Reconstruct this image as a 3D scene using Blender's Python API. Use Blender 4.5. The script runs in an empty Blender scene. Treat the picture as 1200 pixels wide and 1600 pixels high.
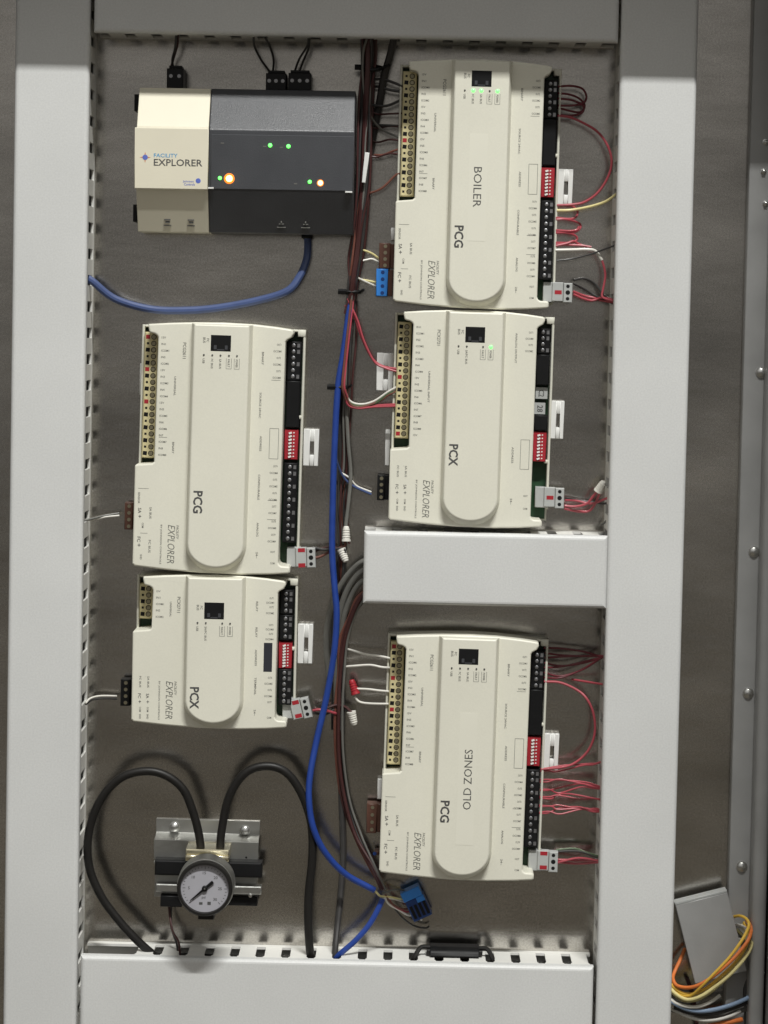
import bpy, bmesh, math, random
from mathutils import Matrix, Vector
random.seed(7)

# ------------------------------------------------------------------ camera, world, light, exposure
scene = bpy.context.scene
col = scene.collection
F_PX, W_PX, H_PX = 4686.3, 1200.0, 1600.0
CAM = Vector((0.0461, -2.4172, 0.1514))
yaw, pitch, roll = math.radians(0.39), math.radians(-3.81), math.radians(-1.19)
ROT = Matrix.Rotation(yaw, 3, 'Z') @ Matrix.Rotation(pitch, 3, 'X') @ Matrix.Rotation(roll, 3, 'Y')
cam_data = bpy.data.cameras.new('camera')
cam = bpy.data.objects.new('camera', cam_data)
col.objects.link(cam)
cam.matrix_world = Matrix.Translation(CAM) @ (ROT @ Matrix.Rotation(math.radians(90), 3, 'X')).to_4x4()
cam_data.sensor_fit = 'VERTICAL'
cam_data.sensor_height = 36.0
cam_data.lens = 36.0 * F_PX / H_PX
cam_data.clip_start, cam_data.clip_end = 0.05, 50.0
scene.camera = cam

world = bpy.data.worlds.new('World')
scene.world = world
world.use_nodes = True
wn = world.node_tree
bg = wn.nodes['Background']
# unseen room as a ramp shaped for fill light and plate reflections: brown floor below, dull walls at eye level, pale lit ceiling above
w_tc = wn.nodes.new('ShaderNodeTexCoord'); w_sep = wn.nodes.new('ShaderNodeSeparateXYZ'); w_map = wn.nodes.new('ShaderNodeMapRange'); w_ramp = wn.nodes.new('ShaderNodeValToRGB')
wn.links.new(w_tc.outputs['Generated'], w_sep.inputs['Vector'])
w_map.inputs['From Min'].default_value = -1.0; w_map.inputs['From Max'].default_value = 1.0
wn.links.new(w_sep.outputs['Z'], w_map.inputs['Value']); wn.links.new(w_map.outputs['Result'], w_ramp.inputs['Fac'])
rs = w_ramp.color_ramp.elements
rs[0].position, rs[0].color = 0.0, (0.15, 0.13, 0.10, 1)
rs[1].position, rs[1].color = 1.0, (0.62, 0.60, 0.56, 1)
for p_, c_ in ((0.42, (0.112, 0.100, 0.080, 1)), (0.49, (0.138, 0.134, 0.126, 1)), (0.54, (0.22, 0.212, 0.20, 1)), (0.60, (0.31, 0.302, 0.29, 1)), (0.70, (0.53, 0.525, 0.51, 1))):
    el = rs.new(p_); el.color = c_
wn.links.new(w_ramp.outputs['Color'], bg.inputs['Color'])
bg.inputs['Strength'].default_value = 1.0

lamp_data = bpy.data.lights.new('ceiling_tube_light', 'AREA')
lamp_data.shape = 'RECTANGLE'
lamp_data.size, lamp_data.size_y = 1.5, 0.06
lamp_data.energy = 312.0
lamp_data.color = (1.0, 1.0, 0.97)
lamp = bpy.data.objects.new('ceiling_tube_light', lamp_data)
col.objects.link(lamp)
LAMP = Vector((0.75, -3.2, 4.45))
lamp.location = LAMP
lamp.rotation_euler = (math.atan2(-LAMP.y, LAMP.z), 0, 0)      # the tube runs parallel to the panel

vs = scene.view_settings
vs.view_transform, vs.look, vs.exposure, vs.gamma = 'Standard', 'None', 0.11, 1.0
vs.use_curve_mapping = False

# ------------------------------------------------------------------ pixel ray -> point at h millimetres in front of the mounting plate
def P(px, py, h):
    d = ROT @ Vector(((px - W_PX / 2) / F_PX, 1.0, -(py - H_PX / 2) / F_PX))
    t = (-h * 0.001 - CAM.y) / d.y
    return CAM + d * t
def zoom(x0, y0, s):
    return lambda x, y, h: P(x0 + s * x, y0 + s * y, h)

# ------------------------------------------------------------------ materials
MATS = {}
def mat(name, color, rough=0.5, metal=0.0, var=0.06, scale=60.0, bump=0.0, bscale=900.0, rvar=0.08, stretch=(1, 1, 1), spec=0.5, emit=None, coat=0.0, speck=0.0):
    if name in MATS: return MATS[name]
    m = bpy.data.materials.new(name); m.use_nodes = True
    nt = m.node_tree; b = nt.nodes['Principled BSDF']
    b.inputs['Metallic'].default_value = metal
    b.inputs['Specular IOR Level'].default_value = spec
    b.inputs['Coat Weight'].default_value = coat
    tc = nt.nodes.new('ShaderNodeTexCoord'); mp = nt.nodes.new('ShaderNodeMapping')
    mp.inputs['Scale'].default_value = stretch
    nt.links.new(tc.outputs['Object'], mp.inputs['Vector'])
    nz = nt.nodes.new('ShaderNodeTexNoise'); nz.inputs['Scale'].default_value = scale; nz.inputs['Detail'].default_value = 6
    nt.links.new(mp.outputs['Vector'], nz.inputs['Vector'])
    cr = nt.nodes.new('ShaderNodeValToRGB')
    cr.color_ramp.elements[0].position = 0.25; cr.color_ramp.elements[1].position = 0.75
    cr.color_ramp.elements[0].color = tuple(c * (1 - var) for c in color) + (1,)
    cr.color_ramp.elements[1].color = tuple(min(1, c * (1 + var)) for c in color) + (1,)
    nt.links.new(nz.outputs['Fac'], cr.inputs['Fac'])
    if speck:       # fine grain of the sheet or the moulding
        n3 = nt.nodes.new('ShaderNodeTexNoise'); n3.inputs['Scale'].default_value = 700.0; n3.inputs['Detail'].default_value = 2
        nt.links.new(tc.outputs['Object'], n3.inputs['Vector'])
        m3 = nt.nodes.new('ShaderNodeMapRange'); m3.inputs['From Min'].default_value = .3; m3.inputs['From Max'].default_value = .7
        m3.inputs['To Min'].default_value = 1 - speck; m3.inputs['To Max'].default_value = 1 + speck
        nt.links.new(n3.outputs['Fac'], m3.inputs['Value'])
        mx = nt.nodes.new('ShaderNodeVectorMath'); mx.operation = 'SCALE'
        nt.links.new(cr.outputs['Color'], mx.inputs[0]); nt.links.new(m3.outputs['Result'], mx.inputs['Scale'])
        nt.links.new(mx.outputs['Vector'], b.inputs['Base Color'])
    else: nt.links.new(cr.outputs['Color'], b.inputs['Base Color'])
    mr = nt.nodes.new('ShaderNodeMapRange')
    mr.inputs['To Min'].default_value = max(0.02, rough - rvar); mr.inputs['To Max'].default_value = min(1, rough + rvar)
    nt.links.new(nz.outputs['Fac'], mr.inputs['Value']); nt.links.new(mr.outputs['Result'], b.inputs['Roughness'])
    if bump:
        n2 = nt.nodes.new('ShaderNodeTexNoise'); n2.inputs['Scale'].default_value = bscale; n2.inputs['Detail'].default_value = 3
        nt.links.new(mp.outputs['Vector'], n2.inputs['Vector'])
        bp = nt.nodes.new('ShaderNodeBump'); bp.inputs['Strength'].default_value = bump; bp.inputs['Distance'].default_value = 0.0005
        nt.links.new(n2.outputs['Fac'], bp.inputs['Height']); nt.links.new(bp.outputs['Normal'], b.inputs['Normal'])
    if emit:
        b.inputs['Emission Color'].default_value = tuple(emit[:3]) + (1,); b.inputs['Emission Strength'].default_value = emit[3]
    MATS[name] = m
    return m

M = dict(
    plate=mat('galvanised_steel', (0.53, 0.508, 0.472), 0.17, 1.0, 0.30, 8.0, 0.45, 38.0, 0.09, (0.7, 1, 1.5), speck=.16),
    cabinet=mat('grey_painted_steel', (0.36, 0.36, 0.355), 0.42, 0.15, 0.10, 30.0, 0.15, 700.0),
    duct=mat('duct_pvc', (0.61, 0.615, 0.605), 0.5, 0, 0.04, 11.0, 0.12, 1200.0, speck=.05),
    duct_in=mat('duct_wall_pvc', (0.72, 0.715, 0.68), 0.5, 0, 0.03, 40.0),
    cream=mat('cream_plastic', (0.715, 0.70, 0.60), 0.42, 0, 0.04, 14.0, 0.10, 1500.0, speck=.02),
    ivory=mat('ivory_plastic', (0.70, 0.66, 0.53), 0.45, 0, 0.025, 30.0, 0.1, 1500.0),
    rim=mat('base_plastic', (0.66, 0.65, 0.56), 0.5, 0, 0.03, 40.0),
    clip=mat('white_clip_plastic', (0.74, 0.74, 0.72), 0.4, 0, 0.03, 40.0),
    dark=mat('dark_grey_plastic', (0.052, 0.054, 0.060), 0.33, 0, 0.08, 40.0, 0.25, 1500.0),
    black=mat('black_plastic', (0.007, 0.007, 0.0075), 0.5, 0, 0.15, 60.0, spec=0.22),
    rubber=mat('black_rubber', (0.013, 0.012, 0.011), 0.45, 0, 0.15, 80.0, 0.1, 800.0, spec=0.3),
    pcb=mat('green_circuit_board', (0.012, 0.05, 0.018), 0.45, 0, 0.3, 200.0),
    tblock=mat('yellowed_terminal_plastic', (0.60, 0.53, 0.30), 0.45, 0, 0.06, 80.0),
    screw=mat('dull_screw_metal', (0.34, 0.31, 0.22), 0.4, 0.9, 0.2, 300.0),
    bscrew=mat('grey_screw_metal', (0.30, 0.30, 0.31), 0.4, 0.9, 0.2, 300.0),
    steel=mat('bright_steel', (0.62, 0.62, 0.60), 0.28, 1.0, 0.08, 60.0, 0.1, 300.0),
    zinc=mat('zinc_bracket', (0.42, 0.42, 0.40), 0.42, 1.0, 0.12, 40.0, 0.25, 300.0),
    brass=mat('brass', (0.72, 0.66, 0.48), 0.25, 1.0, 0.06, 60.0),
    red=mat('red_plastic', (0.34, 0.018, 0.028), 0.4, 0, 0.1, 60.0),
    white=mat('white_plastic', (0.78, 0.77, 0.74), 0.45, 0, 0.03, 60.0),
    gplug=mat('grey_plug_plastic', (0.40, 0.41, 0.40), 0.45, 0, 0.05, 60.0),
    brown=mat('brown_plug_plastic', (0.085, 0.035, 0.022), 0.45, 0, 0.1, 60.0),
    bplug=mat('blue_plug_plastic', (0.03, 0.20, 0.60), 0.4, 0, 0.08, 60.0),
    navy=mat('navy_plug_plastic', (0.008, 0.04, 0.17), 0.4, 0, 0.1, 60.0),
    ink=mat('grey_ink', (0.07, 0.07, 0.068), 0.6, 0, 0.15, 500.0),
    ink2=mat('faint_grey_ink', (0.13, 0.13, 0.115), 0.6, 0, 0.15, 500.0),
    ink_tape=mat('faded_black_ink', (0.10, 0.10, 0.092), 0.6, 0, 0.15, 500.0),
    inkblue=mat('blue_ink', (0.06, 0.30, 0.55), 0.6, 0, 0.1, 500.0),
    inkviolet=mat('violet_blue_ink', (0.10, 0.15, 0.50), 0.6, 0, 0.1, 500.0),
    inkorange=mat('orange_ink', (0.6, 0.25, 0.12), 0.6, 0, 0.1, 500.0),
    tape=mat('label_tape', (0.735, 0.72, 0.62), 0.3, 0, 0.02, 30.0),
    blue=mat('blue_cable_jacket', (0.012, 0.045, 0.25), 0.42, 0, 0.1, 80.0),
    paleblue=mat('slate_blue_cable_jacket', (0.05, 0.078, 0.19), 0.4, 0, 0.1, 80.0),
    rw=mat('red_wire_insulation', (0.40, 0.065, 0.085), 0.4, 0, 0.12, 80.0),
    dr=mat('dark_red_cable_jacket', (0.055, 0.017, 0.016), 0.45, 0, 0.15, 80.0),
    dr2=mat('deep_red_wire_insulation', (0.13, 0.02, 0.028), 0.45, 0, 0.15, 80.0),
    br=mat('red_brown_cable_jacket', (0.155, 0.055, 0.038), 0.45, 0, 0.12, 80.0),
    gw=mat('grey_cable_jacket', (0.14, 0.138, 0.125), 0.45, 0, 0.12, 80.0),
    dg=mat('charcoal_cable_jacket', (0.035, 0.033, 0.032), 0.45, 0, 0.15, 80.0),
    ww=mat('white_wire_insulation', (0.72, 0.70, 0.64), 0.4, 0, 0.06, 80.0),
    yw=mat('cream_wire_insulation', (0.72, 0.64, 0.30), 0.4, 0, 0.08, 80.0),
    yel=mat('yellow_wire_insulation', (0.72, 0.45, 0.06), 0.4, 0, 0.08, 80.0),
    ora=mat('orange_wire_insulation', (0.72, 0.20, 0.05), 0.4, 0, 0.08, 80.0),
    grn=mat('green_wire_insulation', (0.055, 0.095, 0.04), 0.4, 0, 0.1, 80.0),
    pbw=mat('pale_blue_wire_insulation', (0.22, 0.30, 0.42), 0.4, 0, 0.1, 80.0),
    dial=mat('gauge_dial', (0.36, 0.355, 0.385), 0.5, 0, 0.05, 60.0),
    led_g=mat('green_led', (0.1, 0.8, 0.2), 0.3, emit=(0.12, 1.0, 0.10, 2.6)),
    led_o=mat('orange_led', (0.9, 0.4, 0.05), 0.3, emit=(1.0, 0.5, 0.12, 9.0)),
    led_w=mat('pale_orange_led', (0.9, 0.6, 0.3), 0.3, emit=(1.0, 0.45, 0.22, 5.0)),
    halo_o=mat('orange_halo', (0.6, 0.2, 0.03), 0.4, emit=(1.0, 0.22, 0.02, 0.85)),  # painted orange glow for the discs around the gateway lights
    window=mat('address_window', (0.03, 0.032, 0.04), 0.3),
)

# ------------------------------------------------------------------ mesh helpers (local units are millimetres: u right, v down, w out of the plate)
MM = 0.001
def loc(u, v, w): return Vector((u * MM, -w * MM, -v * MM))

class MB:
    def __init__(self): self.bm = bmesh.new()
    def box(self, u0, u1, v0, v1, w0, w1, bevel=0.0, rot=0.0, seg=1):
        c = [(u0, v0), (u1, v0), (u1, v1), (u0, v1)]
        if rot:
            cu, cv = (u0 + u1) / 2, (v0 + v1) / 2; cs, sn = math.cos(rot), math.sin(rot)
            c = [(cu + (a - cu) * cs - (b - cv) * sn, cv + (a - cu) * sn + (b - cv) * cs) for a, b in c]
        return self.prism(c, w0, w1, bevel, seg=seg)
    def prism(self, outline, w0, w1, bevel=0.0, top=None, seg=2, all_edges=False):
        bm = self.bm; top = top or outline
        lo = [bm.verts.new(loc(u, v, w0)) for u, v in outline]
        hi = [bm.verts.new(loc(u, v, w1)) for u, v in top]
        n = len(lo); fs = []
        fs.append(bm.faces.new(lo)); ft = bm.faces.new(hi); fs.append(ft)
        for i in range(n):
            fs.append(bm.faces.new((lo[i], lo[(i + 1) % n], hi[(i + 1) % n], hi[i])))
        bmesh.ops.recalc_face_normals(bm, faces=fs)
        if bevel:
            ed = set(ft.edges)
            if all_edges:
                for f in fs[2:]: ed.update(f.edges)
                ed -= set(fs[0].edges)
            bmesh.ops.bevel(bm, geom=list(ed), offset=bevel * MM, segments=seg, profile=0.5, affect='EDGES')
        return self
    def profile(self, pts, u0, u1, bevel=0.0):      # pts: (v, w) outline swept along u
        bm = self.bm
        a = [bm.verts.new(loc(u0, v, w)) for v, w in pts]; b = [bm.verts.new(loc(u1, v, w)) for v, w in pts]
        fs = [bm.faces.new(a), bm.faces.new(b)]
        for i in range(len(a)):
            j = (i + 1) % len(a); fs.append(bm.faces.new((a[i], a[j], b[j], b[i])))
        bmesh.ops.recalc_face_normals(bm, faces=fs)
        if bevel:
            ed = set()
            for f in fs: ed.update(f.edges)
            bmesh.ops.bevel(bm, geom=list(ed), offset=bevel * MM, segments=2, profile=0.5, affect='EDGES')
        return self
    def disc(self, u, v, prof, n=16):               # prof: (radius, w) list turned about the axis out of the plate
        bm = self.bm; rings = []
        for r, w in prof:
            if r <= 0: rings.append([bm.verts.new(loc(u, v, w))])
            else: rings.append([bm.verts.new(loc(u + r * math.cos(2 * math.pi * k / n), v + r * math.sin(2 * math.pi * k / n), w)) for k in range(n)])
        fs = []
        for A, B in zip(rings, rings[1:]):
            for k in range(n):
                j = (k + 1) % n
                if len(A) == 1 and len(B) == 1: continue
                if len(A) == 1: fs.append(bm.faces.new((A[0], B[k], B[j])))
                elif len(B) == 1: fs.append(bm.faces.new((A[k], A[j], B[0])))
                else: fs.append(bm.faces.new((A[k], A[j], B[j], B[k])))
        bmesh.ops.recalc_face_normals(bm, faces=fs)
        return self
    def lathe(self, p0, p1, prof, n=14):            # world points; prof: (t along p0->p1, radius mm)
        bm = self.bm; ax = p1 - p0; d = ax.normalized()
        x = d.orthogonal().normalized(); y = d.cross(x); rings = []
        for t, r in prof:
            c = p0 + ax * t
            rings.append([bm.verts.new(c + (x * math.cos(2 * math.pi * k / n) + y * math.sin(2 * math.pi * k / n)) * max(r, 0.01) * MM) for k in range(n)])
        fs = [bm.faces.new(rings[0]), bm.faces.new(rings[-1])]
        for A, B in zip(rings, rings[1:]):
            for k in range(n):
                j = (k + 1) % n; fs.append(bm.faces.new((A[k], A[j], B[j], B[k])))
        bmesh.ops.recalc_face_normals(bm, faces=fs)
        return self
    def tube(self, pts, r, n=8, sub=6):
        bm = self.bm; pts = [Vector(p) for p in pts]
        path = []
        if len(pts) == 2: path = [pts[0].lerp(pts[1], k / 4) for k in range(5)]
        else:
            q = [pts[0] * 2 - pts[1]] + pts + [pts[-1] * 2 - pts[-2]]
            for i in range(1, len(q) - 2):
                p0, p1, p2, p3 = q[i - 1:i + 3]
                for k in range(sub):
                    t = k / sub
                    path.append(0.5 * ((2 * p1) + (p2 - p0) * t + (2 * p0 - 5 * p1 + 4 * p2 - p3) * t * t + (3 * p1 - p0 - 3 * p2 + p3) * t ** 3))
            path.append(pts[-1])
        nrm = None; rings = []
        for i, p in enumerate(path):
            d = (path[min(i + 1, len(path) - 1)] - path[max(i - 1, 0)])
            d = d.normalized() if d.length > 1e-9 else Vector((1, 0, 0))
            nrm = d.orthogonal().normalized() if nrm is None else (nrm - d * nrm.dot(d)).normalized()
            b = d.cross(nrm)
            rings.append([bm.verts.new(p + (nrm * math.cos(2 * math.pi * k / n) + b * math.sin(2 * math.pi * k / n)) * r * MM) for k in range(n)])
        fs = [bm.faces.new(rings[0]), bm.faces.new(rings[-1])]
        for A, B in zip(rings, rings[1:]):
            for k in range(n):
                j = (k + 1) % n; fs.append(bm.faces.new((A[k], A[j], B[j], B[k])))
        bmesh.ops.recalc_face_normals(bm, faces=fs)
        return self
    def text(self, s, u, v, size, orient='down', w=0.0, length=None, shear=0.0, bold=0.012):
        vs_, fs_ = glyphs(s, shear, bold)
        if not vs_: return self
        x0 = min(a for a, b in vs_); x1 = max(a for a, b in vs_)
        y1 = max(b for a, b in vs_); y0 = min(b for a, b in vs_)
        ky = size / max(0.3, y1 - min(0, y0)); kx = ky if not length else length / (x1 - x0)
        out = []
        for a, b in vs_:
            tx, ty = (a - x0) * kx, b * ky
            if orient == 'down': out.append(self.bm.verts.new(loc(u + ty, v + tx, w)))
            elif orient == 'up': out.append(self.bm.verts.new(loc(u - ty, v - tx, w)))
            else: out.append(self.bm.verts.new(loc(u + tx, v - ty, w)))
        for f in fs_:
            try: self.bm.faces.new([out[i] for i in f])
            except ValueError: pass
        return self
    def build(self, name, material, parent=None, smooth=True):
        me = bpy.data.meshes.new(name); self.bm.to_mesh(me); self.bm.free()
        me.materials.append(material)
        if smooth and len(me.polygons):
            me.polygons.foreach_set('use_smooth', [True] * len(me.polygons))
            me.set_sharp_from_angle(angle=math.radians(35))
            me.polygons.foreach_set('use_smooth', [p.loop_total <= 4 and p.area < 4e-5 for p in me.polygons])
        o = bpy.data.objects.new(name, me); col.objects.link(o)
        if parent: o.parent = parent
        if name in SMALL: o['kind'] = 'stuff'
        return o
SMALL = {'terminal_lettering', 'maker_lettering', 'light_lettering', 'bus_lettering', 'wire_entries', 'switch_levers', 'plug_holes', 'red_marks', 'port_symbols', 'dial_lettering', 'port_contacts', 'model_lettering', 'label_lettering', 'sticker_lettering'}

_g = {}
def glyphs(s, shear, bold=.012):
    if (s, shear, bold) not in _g:
        c = bpy.data.curves.new('t', 'FONT'); c.body = s; c.size = 1.0; c.shear = shear; c.resolution_u = 2; c.offset = bold
        o = bpy.data.objects.new('t', c); col.objects.link(o)
        me = bpy.data.meshes.new_from_object(o)
        _g[(s, shear, bold)] = ([(v.co.x, v.co.y) for v in me.vertices], [tuple(p.vertices) for p in me.polygons])
        bpy.data.objects.remove(o); bpy.data.curves.remove(c); bpy.data.meshes.remove(me)
    return _g[(s, shear, bold)]

def tag(o, label, cat, group=None):
    o['label'] = label; o['category'] = cat
    if group: o['group'] = group
    return o
def empty(name, label, cat, location, rot=0.0, group=None, scale=1.0):
    o = bpy.data.objects.new(name, None); col.objects.link(o)
    o.location = location; o.rotation_euler = (0, rot, 0); o.scale = (scale,) * 3
    o.empty_display_size = 0.02
    return tag(o, label, cat, group)
def link_copy(src, parent, location):
    c = src.copy(); col.objects.link(c); c.parent = parent; c.location = location
    return c
def child_at(o, u, v, w): o.location = loc(u, v, w); return o

# ------------------------------------------------------------------ the setting: mounting plate and cabinet
def wbox(name, p0, p1, material, bevel=0.0, parent=None):
    bm = bmesh.new()
    bmesh.ops.create_cube(bm, size=1.0)
    c = [(a + b) / 2 for a, b in zip(p0, p1)]; s = [abs(b - a) for a, b in zip(p0, p1)]
    for v in bm.verts: v.co = Vector((v.co[i] * s[i] + c[i] for i in range(3)))
    if bevel: bmesh.ops.bevel(bm, geom=bm.edges[:], offset=bevel, segments=4, profile=0.5, affect='EDGES')
    me = bpy.data.meshes.new(name); bm.to_mesh(me); bm.free(); me.materials.append(material)
    if bevel:
        me.polygons.foreach_set('use_smooth', [True] * len(me.polygons)); me.set_sharp_from_angle(angle=math.radians(40))
    o = bpy.data.objects.new(name, me); col.objects.link(o)
    if parent: o.parent = parent
    return o
XR = P(1166, 500, 0).x            # right edge of the mounting plate
plate = wbox('mounting_plate', (-0.33, 0.0, -0.56), (XR + 0.004, 0.003, 0.583), M['plate']); plate['kind'] = 'structure'
flange = wbox('cabinet_flange', (P(1158, 700, 12).x, -0.012, -0.56), (P(1192, 700, 12).x, 0.02, 0.583), M['cabinet'], 0.0015); flange['kind'] = 'structure'
side = wbox('cabinet_side', ((P(1215, 700, 34).x + 0.004), -0.25, -0.56), ((P(1215, 700, 34).x + 0.004) + 0.03, 0.02, 0.583), M['cabinet'], 0.006); side['kind'] = 'structure'
sidel = wbox('cabinet_side', (-0.36, -0.25, -0.56), (-0.333, 0.02, 0.583), M['cabinet'], 0.006); sidel['kind'] = 'structure'
roof = wbox('cabinet_roof', (-0.37, -0.25, 0.5848), ((P(1215, 700, 34).x + 0.004) + 0.04, 0.02, 0.60), M['cabinet']); roof['kind'] = 'structure'
back = wbox('cabinet_back', (-0.37, 0.021, -0.56), ((P(1215, 700, 34).x + 0.004) + 0.04, 0.024, 0.60), M['cabinet']); back['kind'] = 'structure'
xf = P(1196, 700, 34).x
frame = wbox('cabinet_frame', (xf, -0.034, -0.56), (xf + 0.012, 0.018, 0.583), M['cabinet'], 0.005); frame['kind'] = 'structure'
def flange_screw(px, py, r=3.6):
    p = P(px, py, 12)
    b = MB().disc(0, 0, [(r * 1.25, 0), (r * 1.25, 0.8), (r, 0.9), (r * 0.9, 2.4), (r * 0.4, 3.2), (0, 3.3)])
    b.box(-r * .75, r * .75, -.4, .4, 3.25, 3.45)
    o = b.build('screw', M['steel'], flange); o.location = p - flange.location
for a in ((1189.5, 582), (1178, 862), (1169, 1083), (1159, 1354)): flange_screw(*a)
for a in ((1196, 222), (1193, 268), (1196, 318)): flange_screw(a[0], a[1], 1.9)

# ------------------------------------------------------------------ slotted wire ducts
HD = 60.0
def duct(label, x0, x1, z0, z1, axis, skip_a=(), pitch=20.9, phase_a=0.0, phase_b=0.0, base_wall=9.0, slot_w=8.4):
    """duct with its floor on the plate; long axis 'z' or 'x'. u, v measured in mm from the top-left corner"""
    e = empty('wire_duct', label, 'wire duct', Vector((x0, -0.0005, z1)), 0.0, 'white slotted wire ducts')
    Wd, Ln = (x1 - x0) * 1000, (z1 - z0) * 1000
    b = MB()
    b.box(0, Wd, 0, Ln, 0, 2.0)
    low = base_wall
    if axis == 'z': b.box(0, 2.0, 0, Ln, 2.02, low); b.box(Wd - 2, Wd, 0, Ln, 2.02, low)
    else: b.box(0, Wd, 0, 2.0, 2.02, low); b.box(0, Wd, Ln - 2, Ln, 2.02, low)
    b.build('channel', M['duct_in'], e, False)
    # lid with turned-down lips
    g = 0.6
    c = MB()
    if axis == 'z': c.box(-g, Wd + g, 0, Ln, HD - 4.2, HD, 3.4, seg=4); c.box(-g, 1.4, 0, Ln, HD - 10, HD - 4.1); c.box(Wd - 1.4, Wd + g, 0, Ln, HD - 10, HD - 4.1)
    else: c.box(0, Wd, -g, Ln + g, HD - 4.2, HD, 3.4, seg=4); c.box(0, Wd, -g, 1.4, HD - 10, HD - 4.1); c.box(0, Wd, Ln - 1.4, Ln + g, HD - 10, HD - 4.1)
    c.build('cover', M['duct'], e)
    # fingers
    slot = slot_w; fw = pitch - slot
    f = MB()
    def fing(bm_):
        # finger: straight leg with a wider hooked head
        if axis == 'z':
            o = [(0, low), (0, 42), (-1.2, 45), (-1.2, 52), (fw + 1.2, 52), (fw + 1.2, 45), (fw, 42), (fw, low)]
            a = [bm_.bm.verts.new(loc(0, v, w)) for v, w in o]; d = [bm_.bm.verts.new(loc(1.8, v, w)) for v, w in o]
        else:
            o = [(0, low), (0, 42), (-1.2, 45), (-1.2, 52), (fw + 1.2, 52), (fw + 1.2, 45), (fw, 42), (fw, low)]
            a = [bm_.bm.verts.new(loc(u, 0, w)) for u, w in o]; d = [bm_.bm.verts.new(loc(u, 1.8, w)) for u, w in o]
        fs = [bm_.bm.faces.new(a), bm_.bm.faces.new(d)]
        for i in range(8): fs.append(bm_.bm.faces.new((a[i], a[(i + 1) % 8], d[(i + 1) % 8], d[i])))
        bmesh.ops.recalc_face_normals(bm_.bm, faces=fs)
    fing(f)
    first = f.build('finger', M['duct_in'], e, False); used = False
    run = Ln if axis == 'z' else Wd
    for side_i, ph in ((0, phase_a), (1, phase_b)):
        k = 0; t = (ph % pitch) - pitch + slot / 2
        while t < run:
            if t >= 0 and t + fw <= run and not (side_i == 0 and skip_a and skip_a[0] <= t <= skip_a[1]):
                off = (0.1 if side_i == 0 else (Wd if axis == 'z' else Ln) - 1.9)
                L = loc(off, t, 0) if axis == 'z' else loc(t, off, 0)
                if not used: first.location = L; used = True
                else: link_copy(first, e, L)
            t += pitch; k += 1
    return e
XL, XRi, XO, XLO, ZT, ZB = -0.2076, 0.2074, 0.2663, -0.2648, 0.3653, -0.3653
def slot_phase_z(px, py): return (0.5 - P(px, py, 35).z) * 1000
def slot_phase_x(px, py, x0): return (P(px, py, 35).x - x0) * 1000
duct('tall white wire duct beside the gateway and the pressure gauge', XLO, XL, -0.5, 0.5, 'z', phase_a=slot_phase_z(142, 189), phase_b=slot_phase_z(142, 189))
duct('tall white wire duct beside the cabinet flange, red wires entering its slots', XRi, XO, -0.5, 0.5, 'z', phase_a=slot_phase_z(958, 426), phase_b=slot_phase_z(958, 426))
duct('white wire duct across the top above the gateway plugs', XL + 0.0035, XRi - 0.0025, ZT, ZT + 0.06, 'x', phase_a=5, phase_b=5)
duct('white wire duct across the bottom under the gauge, hoses entering its slots', XL + 0.0035, XRi - 0.003, ZB - 0.075, ZB, 'x',
     phase_a=slot_phase_x(606, 1497, XL + 0.0035), phase_b=6, skip_a=(-1, 32), pitch=20.55, slot_w=7.4)
mx0, mx1, mz1, mz0 = P(568, 884, 60).x, P(949, 884, 60).x, P(760, 835, 60).z, P(760, 946, 60).z
duct('short white wire duct between the two controllers of the wider column', mx0, mx1, mz0, mz1, 'x', phase_a=slot_phase_x(863, 824, mx0), phase_b=4, pitch=20.6, slot_w=7.4)

def ducted(x0, z0, x1, z1, h, r, where):  # unseen black cable added inside a duct so its slots look dark
    b = MB(); n = 9; L = []
    for k in range(n + 1):
        t = k / n; L.append(Vector((x0 + (x1 - x0) * t + random.uniform(-.0015, .0015), -h * MM, z0 + (z1 - z0) * t + random.uniform(-.0015, .0015))))
    tag(b.tube(L, r, 10, 4).build('added_duct_cable', M['rubber']), 'added thick black cable darkening the slots of the ' + where, 'cable', 'added black cables that darken the duct slots')
for h in (15, 37):
    ducted(XL - .0145, -.49, XL - .0145, .49, h, 9.5, 'tall duct beside the gateway')
    ducted(XRi + .0145, -.49, XRi + .0145, .49, h, 9.5, 'tall duct beside the cabinet flange')
    ducted(XL + .045, ZB - .0155, XRi - .008, ZB - .0155, h, 9.5, 'bottom duct under the gauge')
    ducted(mx0 + .012, mz1 - .0145, mx1 - .006, mz1 - .0145, h, 9.0, 'short duct between controllers')
    ducted(XL + .01, ZT + .0145, XRi - .01, ZT + .0145, h, 9.0, 'top duct above the gateway')
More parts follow.
